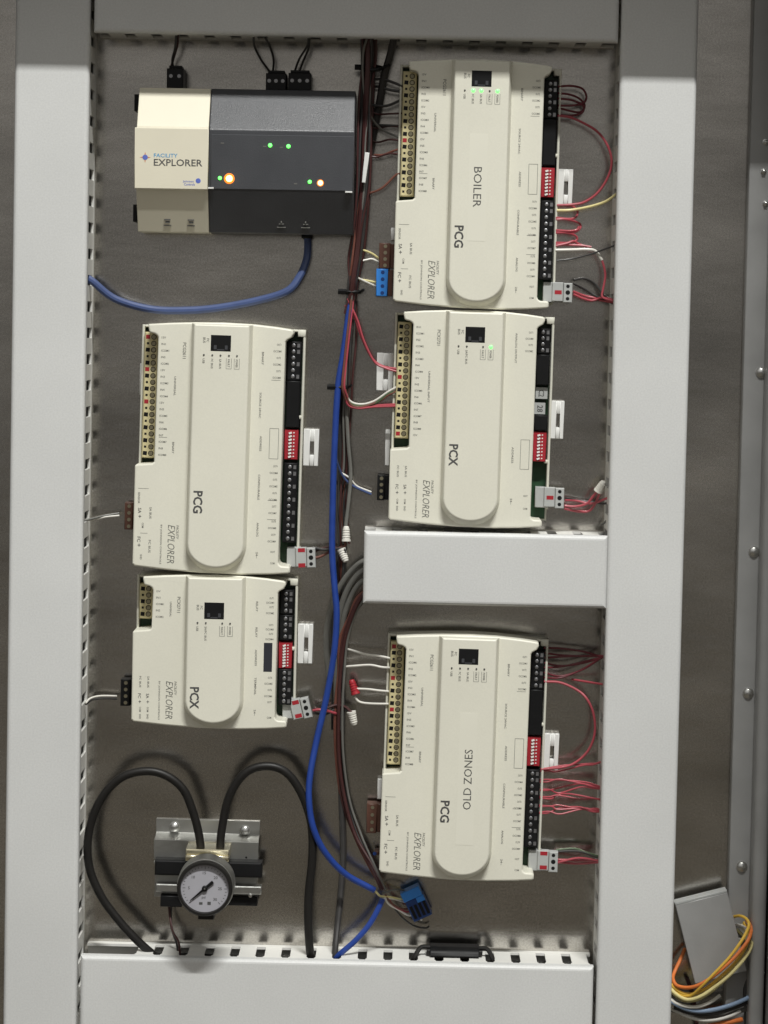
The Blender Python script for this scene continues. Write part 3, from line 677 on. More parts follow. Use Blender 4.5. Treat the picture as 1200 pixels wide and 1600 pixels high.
# ------------------------------------------------------------------ pressure transducer with gauge
def gauge():
    o = P(243, 1283, 10)
    th = math.radians(0.35)
    s = 0.505
    e = empty('pressure_transducer', 'pressure transducer with round dial gauge on a zinc bracket', 'pressure gauge', Vector((o.x, -0.0006, o.z)), th)
    u = lambda a: (a - 243) * s
    v = lambda a: (a - 1283) * s
    R_ = Matrix.Rotation(-th, 3, 'Y')
    def uv(px, py, h): d = R_ @ (P(px, py, h) - e.location); return d.x * 1000, -d.z * 1000
    br = MB()
    br.profile([(v(1281), 0), (v(1281), 2), (v(1303), 2), (v(1309), 20), (v(1341), 20), (v(1341), 18), (v(1311), 18), (v(1305), 0)], u(243), u(410), .3)
    br.profile([(v(1341), 0), (v(1341), 17.8), (v(1402), 17.8), (v(1402), 0)], u(245), u(408), .4)
    bo = br.build('bracket', M['zinc'], e)
    for a, b_ in ((273, 1294), (386, 1297)):
        q = MB().disc(u(a), v(b_), [(4.5, 2), (4.5, 2.8), (3.6, 3), (3.2, 5.2), (1.4, 6.2), (0, 6.3)], 14); q.build('screw', M['steel'], bo)
    for a, b_ in ((392, 1342), (391, 1334)): MB().disc(u(a), v(b_), [(1.6 if b_ > 1340 else .9, 20.05), (0, 20.1)], 12).build('bracket_hole', M['black'], bo, False)
    (lambda p, q: MB().box(p[0], q[0], p[1], q[1], 20.1, 34, 1.5, seg=2))(uv(242, 1343, 34), uv(409, 1372, 34)).build('sensor_body', M['black'], e)
    (lambda p, q: MB().box(p[0], q[0], p[1], q[1], 17.9, 30, .8))(uv(244, 1381, 30), uv(408, 1398, 30)).build('lower_rail', M['zinc'], e)
    (lambda p, q: MB().box(p[0], q[0], p[1], q[1], 8, 29, .6))(uv(251, 1399, 28), uv(284, 1417, 28)).build('terminal_plug', M['black'], e)
    (lambda p, q: MB().box(p[0], q[0], p[1], q[1], 6, 24, .6))(uv(340, 1399, 22), uv(402, 1415, 22)).build('terminal_plug', M['black'], e)
    for a, b_ in ((248, 1341.5), (400, 1391)): MB().disc(u(a), v(b_), [(1.7, 30), (1.5, 31.2), (0, 31.9)], 10).build('rivet', M['steel'], bo)
    # fittings
    a0, b0 = uv(291, 1325, 48); a1, b1 = uv(358, 1343, 48); dm = (a1 - a0) * .37
    f = MB().box(a0, a1, b0, b1, 19, 52, 1.0); f.box(a0, a0 + dm, b1 - 4, b1 + .6, 50, 55, .6); f.box(a1 - dm, a1, b1 - 4, b1 + .6, 50, 55, .6)
    fo = f.build('manifold', M['brass'], e)
    # gauge
    cu, cv = uv(320, 1388, 92)
    MB().disc(cu, cv, [(0, 34), (12, 34), (12, 60), (21.0, 61), (22.6, 64), (22.6, 85), (22.0, 86.5), (19.6, 87)], 48).build('gauge_case', M['zinc'], e)
    MB().disc(cu, cv, [(21.5, 86), (21.7, 87), (21.7, 94), (20.9, 95.2), (19.3, 95.2), (18.8, 93.5), (18.8, 91)], 48).build('bezel', M['rubber'], e)
    do = MB().disc(cu, cv, [(18.8, 91), (18.8, 91.6), (0, 91.6)], 48).build('dial', M['dial'], e)
    T = MB()
    for k in range(31):
        a = math.radians(135 + 270 * k / 30); r0 = 15.2 if k % 5 == 0 else 16.2
        for (w_) in (0.22,):
            p = [(cu + r * math.cos(a) + w_ * sg * -math.sin(a), cv + r * math.sin(a) + w_ * sg * math.cos(a)) for r, sg in ((r0, -1), (17.4, -1), (17.4, 1), (r0, 1))]
            T.prism(p, 91.62, 91.7)
    for k, t in enumerate(('0', '5', '10', '15', '20', '25', '30')):
        a = math.radians(135 + 45 * k); T.text(t, cu + 12.2 * math.cos(a) - .9 * len(t), cv + 12.2 * math.sin(a) + 1, 2.3, 'h', 91.7)
    T.text('psi', cu - 2.2, cv + 8, 2.6, 'h', 91.7); T.box(cu - 4.2, cu - 1.5, cv + 11, cv + 13, 91.62, 91.7); T.box(cu + 2.3, cu + 5, cv + 10.5, cv + 13, 91.62, 91.7)
    T.build('dial_lettering', M['ink'], do, False)
    a = math.radians(139); n = MB()
    pt = lambda r, q: (cu + r * math.cos(a) - q * math.sin(a), cv + r * math.sin(a) + q * math.cos(a))
    n.prism([pt(-8.5, -1.3), pt(-8.5, 1.3), pt(0, 1.0), pt(15, .25), pt(15, -.25), pt(0, -1.0)], 92.6, 93.1); n.disc(cu, cv, [(2.3, 91.6), (2.3, 93.6), (1.6, 94), (0, 94)], 16)
    n.build('needle', M['black'], do)
    MB().disc(cu, cv, [(.7, 94), (.5, 94.5), (0, 94.6)], 10).build('needle_pin', M['steel'], do)
    MB().box(cu - 5.5, cu + 7, cv + 20, cv + 27, 60, 82, 1.5, seg=2).build('case_plug', M['rubber'], e)
gauge()

# ------------------------------------------------------------------ cables, hoses and wires
def wire(name, pts, r, m, label, cat='wire', group=None, n=8, sub=6):
    o = MB().tube(pts, r, n, sub).build(name, M[m])
    return tag(o, label, cat, group)
Zb, Zg, Zx, Zl, Zs, Zo, Zr = zoom(560, 60, .35), zoom(130, 40, .375), zoom(560, 470, .35), zoom(130, 480, .375), zoom(130, 870, .375), zoom(540, 960, .35), zoom(1030, 1370, .14375)
def pts(f, *L): return [f(*a) for a in L]

wire('air_hose', [P(*a) for a in ((315, 1336, 40), (311, 1305, 42), (302, 1270, 44), (286, 1233, 46), (258, 1211, 47), (225, 1205, 47), (188, 1216, 46), (157, 1250, 44), (139, 1300, 42), (139, 1352, 40), (158, 1400, 38), (188, 1441, 37), (215, 1470, 36), (236, 1489, 34), (246, 1499, 28))], 3.4, 'rubber',
     'thick black hose looping from the gauge past the tall duct', 'hose', 'black air hoses of the pressure gauge', 12, 8)
wire('air_hose', [P(*a) for a in ((344, 1336, 40), (346, 1300, 42), (358, 1245, 45), (383, 1208, 47), (415, 1197, 47), (446, 1206, 46), (470, 1238, 44), (486, 1285, 42), (488, 1340, 40), (482, 1400, 38), (482, 1455, 37), (485, 1493, 34), (486, 1506, 28))], 3.4, 'rubber',
     'thick black hose arching from the gauge and passing behind the blue cable', 'hose', 'black air hoses of the pressure gauge', 12, 8)
wire('gauge_lead', [P(*a) for a in ((264, 1417, 20), (266, 1435, 22), (270, 1455, 28), (279, 1472, 33), (281, 1494, 32))], .9, 'dr', 'thin dark red lead from gauge plug into the bottom duct', 'wire')
wire('gauge_lead', [P(*a) for a in ((268, 1417, 20), (267, 1432, 20), (268, 1450, 24), (276, 1475, 30), (279, 1494, 30))], .9, 'dg', 'thin black lead from gauge plug into the bottom duct', 'wire')
wire('network_cable', [P(*a) for a in ((132, 432, 30), (145, 440, 31), (180, 467, 30), (235, 483, 28), (290, 485, 27), (340, 481, 26), (400, 470, 25), (448, 455, 24), (468, 432, 20), (479, 405, 16), (481, 380, 14), (479, 366, 14))], 3.0, 'paleblue',
     'slate blue network cable curving from the gateway to the tall duct', 'cable', None, 10, 8)
# gateway plug leads
wire('plug_lead', pts(Zg, (395, 30, 36), (392, 80, 30), (378, 130, 20), (366, 175, 16)), 1.0, 'dr', 'dark red lead of the lone two pole gateway plug', 'wire')
wire('plug_lead', pts(Zg, (388, 30, 38), (384, 90, 32), (372, 140, 22), (374, 175, 16)), 1.0, 'dg', 'black lead of the lone two pole gateway plug', 'wire')
wire('plug_lead', pts(Zg, (712, 30, 38), (712, 80, 34), (740, 140, 24), (780, 195, 16)), .9, 'dg', 'thin black lead of the three pole plugs on the gateway', 'wire', 'leads of the three pole gateway plugs')
wire('plug_lead', pts(Zg, (745, 30, 38), (775, 80, 34), (793, 140, 24), (790, 195, 16)), .9, 'dg', 'thin black lead of the three pole plugs on the gateway', 'wire', 'leads of the three pole gateway plugs')
wire('plug_lead', pts(Zg, (938, 30, 38), (935, 80, 34), (900, 140, 24), (880, 195, 16)), .9, 'dg', 'thin black lead of the three pole plugs on the gateway', 'wire', 'leads of the three pole gateway plugs')
wire('plug_lead', pts(Zg, (942, 30, 38), (940, 90, 32), (918, 145, 22), (900, 195, 16)), .9, 'dg', 'thin black lead of the three pole plugs on the gateway', 'wire', 'leads of the three pole gateway plugs')

# trunk bundle
wire('blue_cable', [P(*a) for a in ((549, 462, 26), (545, 490, 28), (536, 555, 30), (528, 605, 31), (523, 690, 32), (520, 780, 33), (519, 860, 34), (523, 920, 36), (526, 960, 37), (522, 1020, 38), (510, 1090, 38), (494, 1160, 40), (484, 1215, 44), (483, 1255, 46), (490, 1295, 46), (508, 1332, 42), (540, 1366, 36), (585, 1391, 30))], 2.6, 'blue',
     'long bright blue cable running down between the controller columns', 'cable', None, 12, 8)
wire('blue_cable', [P(*a) for a in ((598, 1404, 29), (590, 1422, 30), (576, 1446, 32), (555, 1470, 34), (532, 1490, 34), (524, 1499, 31), (520, 1506, 25))], 2.3, 'blue', 'short blue cable dropping from the loose blue plug into the duct', 'cable', None, 10, 8)
TR = 'dark cables of the vertical trunk bundle'
for i, (dx, h, r, m) in enumerate(((0, 20, 3.2, 'dg'), (9, 24, 2.8, 'dg'), (4, 31, 2.2, 'dr'), (-4, 28, 2.4, 'dg'), (12, 18, 2.6, 'dr'))):
    w_ = [(570 + dx, 50, 38), (571 + dx * .9, 100, h + 4), (567 + dx, 180, h), (564 + dx, 260, h), (560 + dx, 330, h), (555 + dx * .9, 390, h), (549 + dx * .6, 440, h), (546 + dx * .5, 470, h - 3)]
    if m == 'dg': w_ += [(541 + dx * .5, 540, 16), (534 + dx * .6, 600, 16 + i), (532 + dx * .7, 680, 12), (535 + dx * .4, 760, 9), (534 + dx * .4, 850, 8), (530 + dx * .5, 930, 8)]
    wire('trunk_cable', [P(*a) for a in w_], r if m != 'dg' else r * .8, m, ('thickest charcoal cable at the core of the trunk bundle beside the gateway', 'charcoal cable on the terminal side of the trunk bundle beside the gateway', 'dark red cable lying on top of the trunk bundle beside the gateway', 'charcoal cable on the gateway side of the trunk bundle', 'dark red cable tucked under the trunk bundle beside boiler controller')[i], 'cable', TR)
wire('trunk_cable', [P(*a) for a in ((617, 55, 40), (610, 85, 30), (600, 120, 22), (593, 160, 16), (585, 200, 14), (578, 240, 15))], 3.0, 'dg', 'thick charcoal cable slanting from the top duct toward boiler controller', 'cable')
TW = 'thin loose wires lying along the trunk bundle'
for i in range(7):
    rr = random.Random(80 + i); ox = -7 + 3.2 * i; m = ('dr', 'dg', 'br', 'dr', 'gw', 'dg', 'dr')[i]
    L = [(574 + ox, 52, 40), (573 + ox, 95, 33), (569 + ox, 150, 31), (567 + ox, 215, 32), (563 + ox, 290, 32), (557 + ox * .9, 350, 31), (552 + ox * .7, 405, 30), (548 + ox * .5, 450, 29), (544 + ox * .5, 490, 28)]
    wire('loose_wire', [P(x + rr.uniform(-3, 3), y, h + rr.uniform(-2, 2)) for x, y, h in L], .9, m, {'dr': 'dark red', 'dg': 'black', 'br': 'brown', 'gw': 'grey'}[m] + ' thin wire lying loosely along the trunk bundle', 'wire', TW)
wire('grey_wire', pts(Zb, (42, -10, 42), (22, 60, 38), (20, 180, 34), (35, 300, 30), (62, 360, 26), (110, 410, 22), (190, 445, 24)), .9, 'gw', 'thin grey wire curving beside the trunk to the boiler terminals', 'wire')
DK = 'dark wires feeding the boiler terminals'
for L in (((30, 190, 20), (100, 182, 22), (150, 195, 24), (200, 215, 26)), ((25, 275, 18), (70, 298, 20), (130, 300, 22), (200, 270, 25)), ((40, 385, 18), (100, 388, 20), (200, 392, 25)), ((30, 240, 15), (80, 215, 18), (140, 230, 22), (200, 240, 25))):
    wire('dark_wire', pts(Zb, *L), 1.1, 'dg', 'thin black wire from trunk bundle to boiler terminal strip', 'wire', DK)
for k in range(4):
    y = 330 + 62 * k
    wire('dark_wire', pts(Zb, (25, y + random.uniform(-30, 10), 20), (80, y + random.uniform(-8, 14), 18), (140, y + random.uniform(-8, 8), 22), (198, y + 4, 26)), .8, 'dr', 'thin dark red wire from trunk bundle to boiler terminal strip', 'wire', 'dark red wires feeding the boiler terminals')
RL = 'red wires feeding the boiler terminal strip'
for L in (((20, 690, 20), (60, 688, 22), (110, 665, 24), (165, 612, 25), (196, 600, 27)), ((70, 520, 15), (110, 520, 18), (150, 505, 22), (198, 490, 26))):
    wire('dark_red_wire', pts(Zb, *L), .9, 'br', 'thin dull red wire from trunk bundle to boiler terminals', 'wire', RL)
for L, m in ((((-25, 940, 22), (20, 945, 20), (60, 960, 18), (95, 985, 16)), 'yw'), (((-25, 1000, 20), (30, 990, 18), (60, 985, 17), (95, 1000, 16)), 'ww')):
    wire('pale_wire', pts(Zb, *L), .8, m, 'thin pale wire entering the brown bus plug of boiler controller', 'wire', 'pale wires of the brown bus plug')
for L, m in ((((-30, 1075, 20), (20, 1078, 18), (85, 1090, 15)), 'yw'), (((-20, 1060, 22), (30, 1085, 19), (85, 1110, 15)), 'ww')):
    wire('pale_wire', pts(Zb, *L), .8, m, 'thin pale wire entering the blue bus plug of boiler controller', 'wire', 'pale wires of the blue bus plug')
# boiler controller, duct side
BT = 'dark red jumper wires at the boiler relay terminals'
for L in (((890, 215, 26), (950, 212, 24), (1000, 225, 20), (1018, 262, 18), (1000, 290, 18), (950, 275, 22), (890, 268, 26)), ((890, 245, 26), (940, 250, 22), (985, 268, 18), (1010, 300, 16), (985, 330, 16), (890, 310, 25)),
          ((890, 300, 26), (950, 300, 22), (1000, 296, 18), (1000, 330, 17), (950, 345, 20), (890, 340, 26))):
    wire('jumper_wire', pts(Zb, *L), .9, 'dr2', 'thin dark red jumper loop at the boiler relay terminals', 'wire', BT)
wire('red_wire', pts(Zb, (888, 345, 26), (945, 352, 24), (1005, 378, 22), (1065, 415, 24), (1108, 470, 26), (1130, 540, 28), (1118, 610, 28), (1072, 685, 26), (1010, 730, 24), (950, 742, 24), (885, 745, 26)), 1.0, 'rw', 'red wire arching in a wide bow beside the boiler controller', 'wire')
wire('cream_wire', pts(Zb, (885, 768, 26), (950, 766, 24), (1030, 752, 26), (1100, 730, 30), (1142, 702, 34), (1155, 690, 34)), 1.1, 'yw', 'cream wire from boiler controller into the tall duct', 'wire')
BR = 'red jumper loops at the boiler output terminals'
for L in (((880, 800, 26), (940, 806, 22), (970, 798, 19), (978, 772, 18), (955, 748, 19), (930, 746, 20)), ((880, 808, 26), (930, 808, 24), (985, 825, 16), (988, 850, 16), (950, 868, 20), (880, 862, 26)),
          ((880, 856, 26), (940, 860, 22), (975, 855, 18), (985, 840, 17)), ((880, 868, 26), (930, 868, 22), (968, 880, 18), (975, 900, 17), (940, 912, 20), (880, 912, 26)),
          ((880, 918, 26), (950, 922, 22), (1000, 925, 22), (1040, 932, 23)), ((880, 926, 26), (930, 915, 24), (960, 905, 22), (985, 918, 20), (1020, 932, 21))):
    wire('jumper_wire', pts(Zb, *L), .9, 'rw', 'short red jumper looped at the boiler output terminals', 'wire', BR)
wire('white_wire', pts(Zb, (880, 945, 26), (960, 943, 26), (1030, 942, 26), (1062, 952, 25), (1088, 990, 25)), 1.1, 'ww', 'short white wire bending away from boiler output terminals', 'wire')
wire('red_wire', pts(Zb, (1040, 942, 24), (1070, 962, 24), (1092, 1005, 25), (1102, 1060, 26), (1092, 1120, 28), (1090, 1155, 30), (1135, 1172, 34), (1150, 1176, 34)), .9, 'rw', 'red wire dropping along the tall duct beside the boiler plug', 'wire')
wire('black_wire', pts(Zb, (885, 992, 26), (950, 984, 24), (1040, 962, 26), (1100, 940, 30), (1150, 922, 34)), .7, 'dg', 'thin black wire crossing from boiler terminals to the tall duct', 'wire')
PW = 'power wires at the grey plug of the boiler controller'
for L, m in ((((960, 1078, 22), (1010, 1072, 18), (1060, 1100, 16), (1090, 1140, 22), (1150, 1182, 34)), 'dg'), (((960, 1095, 22), (1010, 1120, 16), (1060, 1150, 16), (1110, 1172, 24), (1152, 1188, 34)), 'dg'),
             (((960, 1142, 22), (1000, 1160, 20), (1040, 1170, 18), (1072, 1162, 18), (1095, 1158, 24), (1150, 1170, 34)), 'rw'), (((960, 1130, 22), (1005, 1148, 18), (1050, 1158, 17), (1080, 1168, 18), (1150, 1180, 34)), 'rw')):
    wire('power_wire', pts(Zb, *L), 1.0, m, ('black' if m == 'dg' else 'red') + ' power wire from the grey plug of boiler controller', 'wire', PW)
# middle controller (one light lit), trunk side
for L in (((-60, 20, 27), (-20, 65, 27), (15, 165, 26), (60, 255, 25), (110, 292, 26), (180, 305, 28)), ((-50, -10, 29), (-5, 85, 28), (25, 180, 27), (72, 272, 26), (120, 300, 27), (182, 318, 28))):
    wire('red_wire', pts(Zx, *L), .9, 'rw', 'red wire slanting from the trunk to terminals of the lit PCX controller', 'wire', 'red wires slanting to the lit PCX controller')
for L, m in ((((-62, 385, 27), (-40, 445, 25), (10, 462, 24), (70, 448, 25), (130, 408, 27), (180, 380, 29)), 'ww'), (((-64, 390, 29), (-45, 452, 26), (10, 470, 25), (80, 455, 26), (140, 412, 28), (182, 412, 29)), 'grn'),
             (((-60, 385, 31), (-40, 458, 27), (10, 474, 26), (90, 450, 26), (135, 420, 28), (184, 400, 29)), 'br')):
    wire('thin_wire', pts(Zx, *L), .9, m, {'ww': 'white', 'grn': 'green', 'br': 'brown'}[m] + ' wire of the tied bunch entering the lit PCX controller', 'wire')
for L in (((-66, 395, 30), (-48, 462, 27), (0, 480, 26), (70, 474, 27), (180, 470, 29)), ((-68, 380, 28), (-52, 455, 25), (-10, 476, 24), (70, 468, 25), (180, 462, 29))):
    wire('thin_wire', pts(Zx, *L), .9, 'rw', 'red wire of the tied bunch entering the lit PCX controller', 'wire', 'red wires of the tied bunch')
wire('red_wire', [P(*a) for a in ((552, 468, 28), (546, 520, 30), (540, 575, 32), (538, 605, 33), (543, 622, 28))], .9, 'rw', 'red wire running beside the blue cable down to the cable tie', 'wire', 'red wires beside the blue cable')
wire('red_wire', [P(*a) for a in ((549, 468, 30), (543, 520, 33), (537, 575, 34), (535, 605, 34), (540, 625, 29))], .9, 'br', 'red wire running beside the blue cable down to the cable tie', 'wire', 'red wires beside the blue cable')
wire('blue_pair', pts(Zl, (1050, 585, 30), (1056, 640, 26), (1080, 700, 20), (1120, 742, 18), (1200, 780, 16)), 1.0, 'paleblue', 'thin blue wire branching to the black bus plug', 'wire')
wire('white_pair', pts(Zl, (1075, 690, 18), (1110, 712, 18), (1140, 745, 16), (1200, 770, 15)), .8, 'ww', 'thin white wire branching to the black bus plug', 'wire')
wire('braided_lead', [P(*a) for a in ((541, 630, 20), (544, 690, 20), (548, 740, 20), (545, 780, 22), (541, 815, 24), (540, 828, 25))], 1.5, 'gw', 'grey sheathed lead hanging to a white wire nut', 'wire')
LW = 'thin loose wires beside the blue cable'
for i in range(6):
    rr = random.Random(120 + i); ox = -4 + 3.4 * i; m = ('dg', 'dr', 'gw', 'br', 'dg', 'dr')[i]
    L = [(547 + ox * .5, 470, 22), (541 + ox, 530, 20), (536 + ox, 590, 22), (534 + ox, 650, 17), (533 + ox, 720, 14), (531 + ox, 790, 13), (530 + ox, 850, 13), (527 + ox, 920, 14), (524 + ox, 990, 13), (523 + ox, 1060, 12), (526 + ox, 1140, 11)][:11 - (i % 3) * 2]
    wire('loose_wire', [P(x + rr.uniform(-4, 4), y, h + rr.uniform(-2, 3)) for x, y, h in L], .9, m, {'dr': 'dark red', 'dg': 'black', 'br': 'brown', 'gw': 'grey'}[m] + ' thin wire straying beside the blue cable', 'wire', LW)
# power wires of the column beside the trunk
for L, m, lb in ((((955, 1020, 24), (1000, 1005, 22), (1040, 1000, 24), (1075, 1012, 26), (1088, 1022, 28)), 'dr', 'dark red'), (((958, 1000, 24), (1000, 1010, 26), (1045, 1008, 28), (1085, 1008, 30), (1092, 1035, 30)), 'dg', 'black'), (((955, 1045, 24), (985, 1040, 24), (1020, 1022, 24), (1050, 1010, 24), (1090, 995, 24), (1090, 975, 24)), 'br', 'red brown')):
    wire('power_wire', pts(Zl, *L), 1.1, m, lb + ' power wire from the unlit PCG plug under the blue cable', 'wire')
for L, m, lb in ((((960, 630, 24), (1000, 635, 22), (1050, 618, 20), (1090, 625, 22), (1120, 650, 25)), 'dr', 'dark red'), (((960, 650, 24), (1010, 655, 20), (1060, 630, 18), (1100, 640, 22), (1122, 660, 25)), 'dg', 'black'), (((958, 640, 24), (985, 637, 26), (1010, 640, 24), (1060, 655, 18)), 'rw', 'red')):
    wire('power_wire', pts(Zs, *L), 1.1, m, lb + ' power wire from the short controller plug under the blue cable', 'wire')
for L, m, lb in ((((0, 890, 26), (40, 880, 22), (90, 868, 17), (150, 858, 14)), 'gw', 'upper'), (((0, 884, 24), (40, 886, 20), (90, 874, 17), (150, 868, 14)), 'ww', 'lower')):
    wire('bus_wire', pts(Zl, *L), .8, m, ('grey' if m == 'gw' else 'white') + ' wire from the tall duct to the unlit PCG bus plug', 'wire')
for L, m in ((((10, 610, 30), (30, 590, 24), (70, 580, 18), (140, 580, 14)), 'ww'), (((10, 615, 28), (40, 595, 22), (90, 590, 18), (140, 592, 14)), 'dg')):
    wire('bus_wire', pts(Zs, *L), .8, m, ('white' if m == 'ww' else 'black') + ' wire from the tall duct to the short controller bus plug', 'wire')
# lit PCX controller power
PX = 'red power wires at the lit PCX controller'
for L in (((920, 915, 22), (970, 918, 22), (1020, 905, 24), (1050, 870, 26), (1078, 838, 28)), ((920, 928, 22), (980, 940, 18), (1030, 938, 16), (1060, 900, 20), (1082, 842, 28)), ((922, 890, 22), (970, 892, 18), (1040, 905, 18), (1100, 885, 26), (1140, 870, 34))):
    wire('power_wire', pts(Zx, *L), 1.0, 'rw', 'red power wire from the lit PCX controller plug toward a wire nut', 'wire', PX)
wire('power_wire', pts(Zx, (922, 880, 22), (980, 890, 17), (1050, 900, 17), (1100, 905, 22), (1140, 890, 34)), .9, 'dg', 'black power wire from the lit PCX controller plug into duct', 'wire')
wire('grey_wire', pts(Zx, (1145, 940, 34), (1115, 975, 24), (1085, 1000, 12)), .9, 'gw', 'short grey wire beside the end of the short duct', 'wire')
# cables leaving the short duct
GD = 'grey cables leaving the short duct'
for (L, r), nm in zip(((((580, 872, 30), (560, 882, 28), (540, 903, 24), (522, 935, 20), (512, 975, 16), (510, 1010, 14), (514, 1060, 12)), 2.4), (((580, 888, 32), (562, 896, 30), (545, 918, 26), (533, 950, 22), (528, 990, 18), (526, 1040, 16), (526, 1100, 14), (528, 1180, 12)), 2.6), (((580, 905, 34), (564, 910, 32), (550, 930, 28), (538, 962, 24), (533, 1000, 20), (531, 1060, 18), (531, 1140, 16)), 2.2)), ('highest', 'middle', 'lowest')):
    wire('grey_cable', [P(*a) for a in L], r, 'gw', nm + ' grey cable curving out of the open end of the short duct', 'cable', GD, 10)
RB = 'red brown wires leaving the short duct'
base_path = [(582, 918, 36), (564, 934, 33), (548, 962, 29), (536, 1000, 25), (531, 1050, 22), (529, 1110, 20), (530, 1180, 16), (537, 1250, 13), (555, 1305, 14), (578, 1350, 21), (598, 1390, 28)]
for i, (r, m, nm) in enumerate(((1.5, 'br', 'light red brown'), (1.2, 'dr', 'very dark red'), (1.4, 'dr', 'thicker very dark red'), (1.1, 'br', 'light red brown'), (1.2, 'dg', 'charcoal'), (1.0, 'gw', 'thin grey'))):
    rr = random.Random(40 + i); ox, oh = (-3 + 2.2 * i), (i % 3) * 2.2
    L = [(x + ox * (0.4 if k in (0, 10) else 1) + rr.uniform(-2.2, 2.2), y, h - 3 + oh + rr.uniform(-1, 1)) for k, (x, y, h) in enumerate(base_path)]
    wire('strand', [P(*a_) for a_ in L], r, m, nm + ' strand from the short duct down to the loose blue plug', 'wire', RB)
wire('black_cable', [P(*a) for a in ((532, 1180, 10), (534, 1260, 9), (536, 1330, 10), (533, 1390, 14), (528, 1440, 20), (524, 1480, 28), (523, 1500, 30))], 2.6, 'dg', 'charcoal cable running down into the bottom duct behind the blue cable', 'cable', None, 10)
# OLD ZONES wires
for i, L in enumerate((((-20, 150, 20), (20, 158, 22), (90, 178, 26), (150, 185, 27), (215, 200, 29)), ((-20, 235, 20), (40, 230, 24), (110, 226, 27), (165, 236, 28), (215, 238, 29)), ((45, 332, 24), (100, 334, 26), (150, 340, 27), (215, 346, 29)), ((40, 368, 24), (62, 390, 24), (110, 398, 26), (215, 400, 29)))):
    wire('white_wire', pts(Zo, *L), .9, 'ww', 'thin white wire entering the OLD ZONES terminal strip', 'wire', 'white wires of the OLD ZONES controller')
OZ = 'dark red wires from the OLD ZONES relay terminals to the duct'
for k in range(7):
    y = 150 + 22 * k; dy = random.uniform(-12, 12)
    wire('dark_red_wire', pts(Zo, (885, y, 26), (960, y + dy + 4, 20), (1060, y * .6 + 78 + dy, 22), (1150, 188 + random.uniform(-4, 4), 34), (1172, 190, 34)), .8, 'dr2', 'thin dark red wire from OLD ZONES relay terminals to duct slot', 'wire', OZ)
wire('red_wire', pts(Zo, (885, 300, 26), (960, 305, 24), (1040, 342, 24), (1082, 385, 26), (1108, 450, 27), (1112, 530, 27), (1088, 600, 26), (1040, 652, 24), (980, 680, 24), (872, 692, 26)), 1.0, 'rw', 'red wire arching in a wide bow beside OLD ZONES controller', 'wire')
wire('red_wire', pts(Zo, (1010, 290, 15), (1090, 303, 26), (1150, 312, 34), (1170, 314, 34)), .9, 'rw', 'short red wire entering the duct slot above the bow', 'wire')
OR = 'red wires from the OLD ZONES output terminals to the duct'
for a, m1, m2, b_ in (((870, 690), (960, 672), (1070, 668), (1150, 654)), ((870, 700), (950, 706), (1060, 676), (1150, 658)), ((868, 738), (960, 732), (1060, 748), (1148, 772)), ((868, 748), (960, 745), (1060, 755), (1148, 778)),
                      ((868, 785), (940, 772), (1040, 760), (1148, 774)), ((868, 782), (950, 790), (1050, 770), (1148, 780)), ((866, 814), (950, 800), (1040, 815), (1146, 826)), ((866, 820), (950, 812), (1010, 806), (1146, 830)),
                      ((864, 852), (960, 848), (1060, 862), (1142, 876)), ((864, 858), (950, 862), (1060, 866), (1142, 880)), ((864, 888), (950, 874), (1040, 868), (1142, 884)), ((864, 884), (950, 886), (1060, 874), (1142, 882))):
    j = lambda: random.uniform(-9, 9)
    wire('red_wire', [Zo(*a, 26), Zo(910 + j(), a[1] + j() * .5, 23), Zo(m1[0] + j(), m1[1] + j(), 20 + j() * .5), Zo(m2[0] + j(), m2[1] + j(), 23), Zo(1110 + j(), (m2[1] + b_[1]) / 2 + j() * .6, 28), Zo(*b_, 34), Zo(b_[0] + 22, b_[1] + 3, 34)], .66, 'rw', 'thin red wire from OLD ZONES output terminals into the tall duct', 'wire', OR)
OP = 'power wires at the OLD ZONES plug'
for L, m in ((((940, 1052, 22), (1020, 1046, 20), (1070, 1062, 24), (1138, 1084, 34), (1155, 1090, 34)), 'grn'), (((940, 1058, 22), (1040, 1058, 22), (1138, 1090, 34), (1155, 1094, 34)), 'dg'), (((940, 1095, 22), (1040, 1098, 22), (1136, 1098, 34), (1155, 1100, 34)), 'rw'),
             (((940, 1105, 22), (1040, 1112, 20), (1136, 1106, 34), (1155, 1108, 34)), 'rw'), (((940, 1110, 22), (1040, 1088, 24), (1136, 1102, 34), (1155, 1104, 34)), 'rw')):
    wire('power_wire', pts(Zo, *L), 1.0, m, {'grn': 'green', 'dg': 'black', 'rw': 'red'}[m] + ' power wire from the grey OLD ZONES plug into the tall duct', 'wire', OP)

# wire nuts
def wire_nut(p0, p1, m, label, r=3.7):
    prof = [(0, r), (.06, r)]
    for k in range(5):
        t = .1 + .16 * k; prof += [(t, r * (1 - .25 * t)), (t + .05, r * (1 - .25 * t)), (t + .07, r * (.86 - .25 * t)), (t + .13, r * (.86 - .25 * t))]
    prof += [(.95, r * .6), (1, r * .35)]
    tag(MB().lathe(p0, p1, prof, 14).build('wire_nut', M[m]), label, 'wire nut', 'twist on wire nuts')
wire_nut(P(541, 846, 26), P(541, 822, 25), 'ww', 'white ribbed wire nut hanging under the grey sheathed lead')
wire_nut(P(533, 858, 28), P(541, 878, 30), 'ww', 'white wire nut on the unlit PCG power wires under the blue cable')
wire_nut(P(549, 1112, 25), P(554, 1133, 24), 'ww', 'white wire nut on the short controller power wires beside the trunk')
wire_nut(P(556, 1085, 24), P(549, 1062, 22), 'red', 'red wire nut beside the OLD ZONES terminal strip')
wire_nut(P(934, 768, 27), P(944, 752, 30), 'ww', 'white wire nut at the tall duct beside the lit PCX controller')

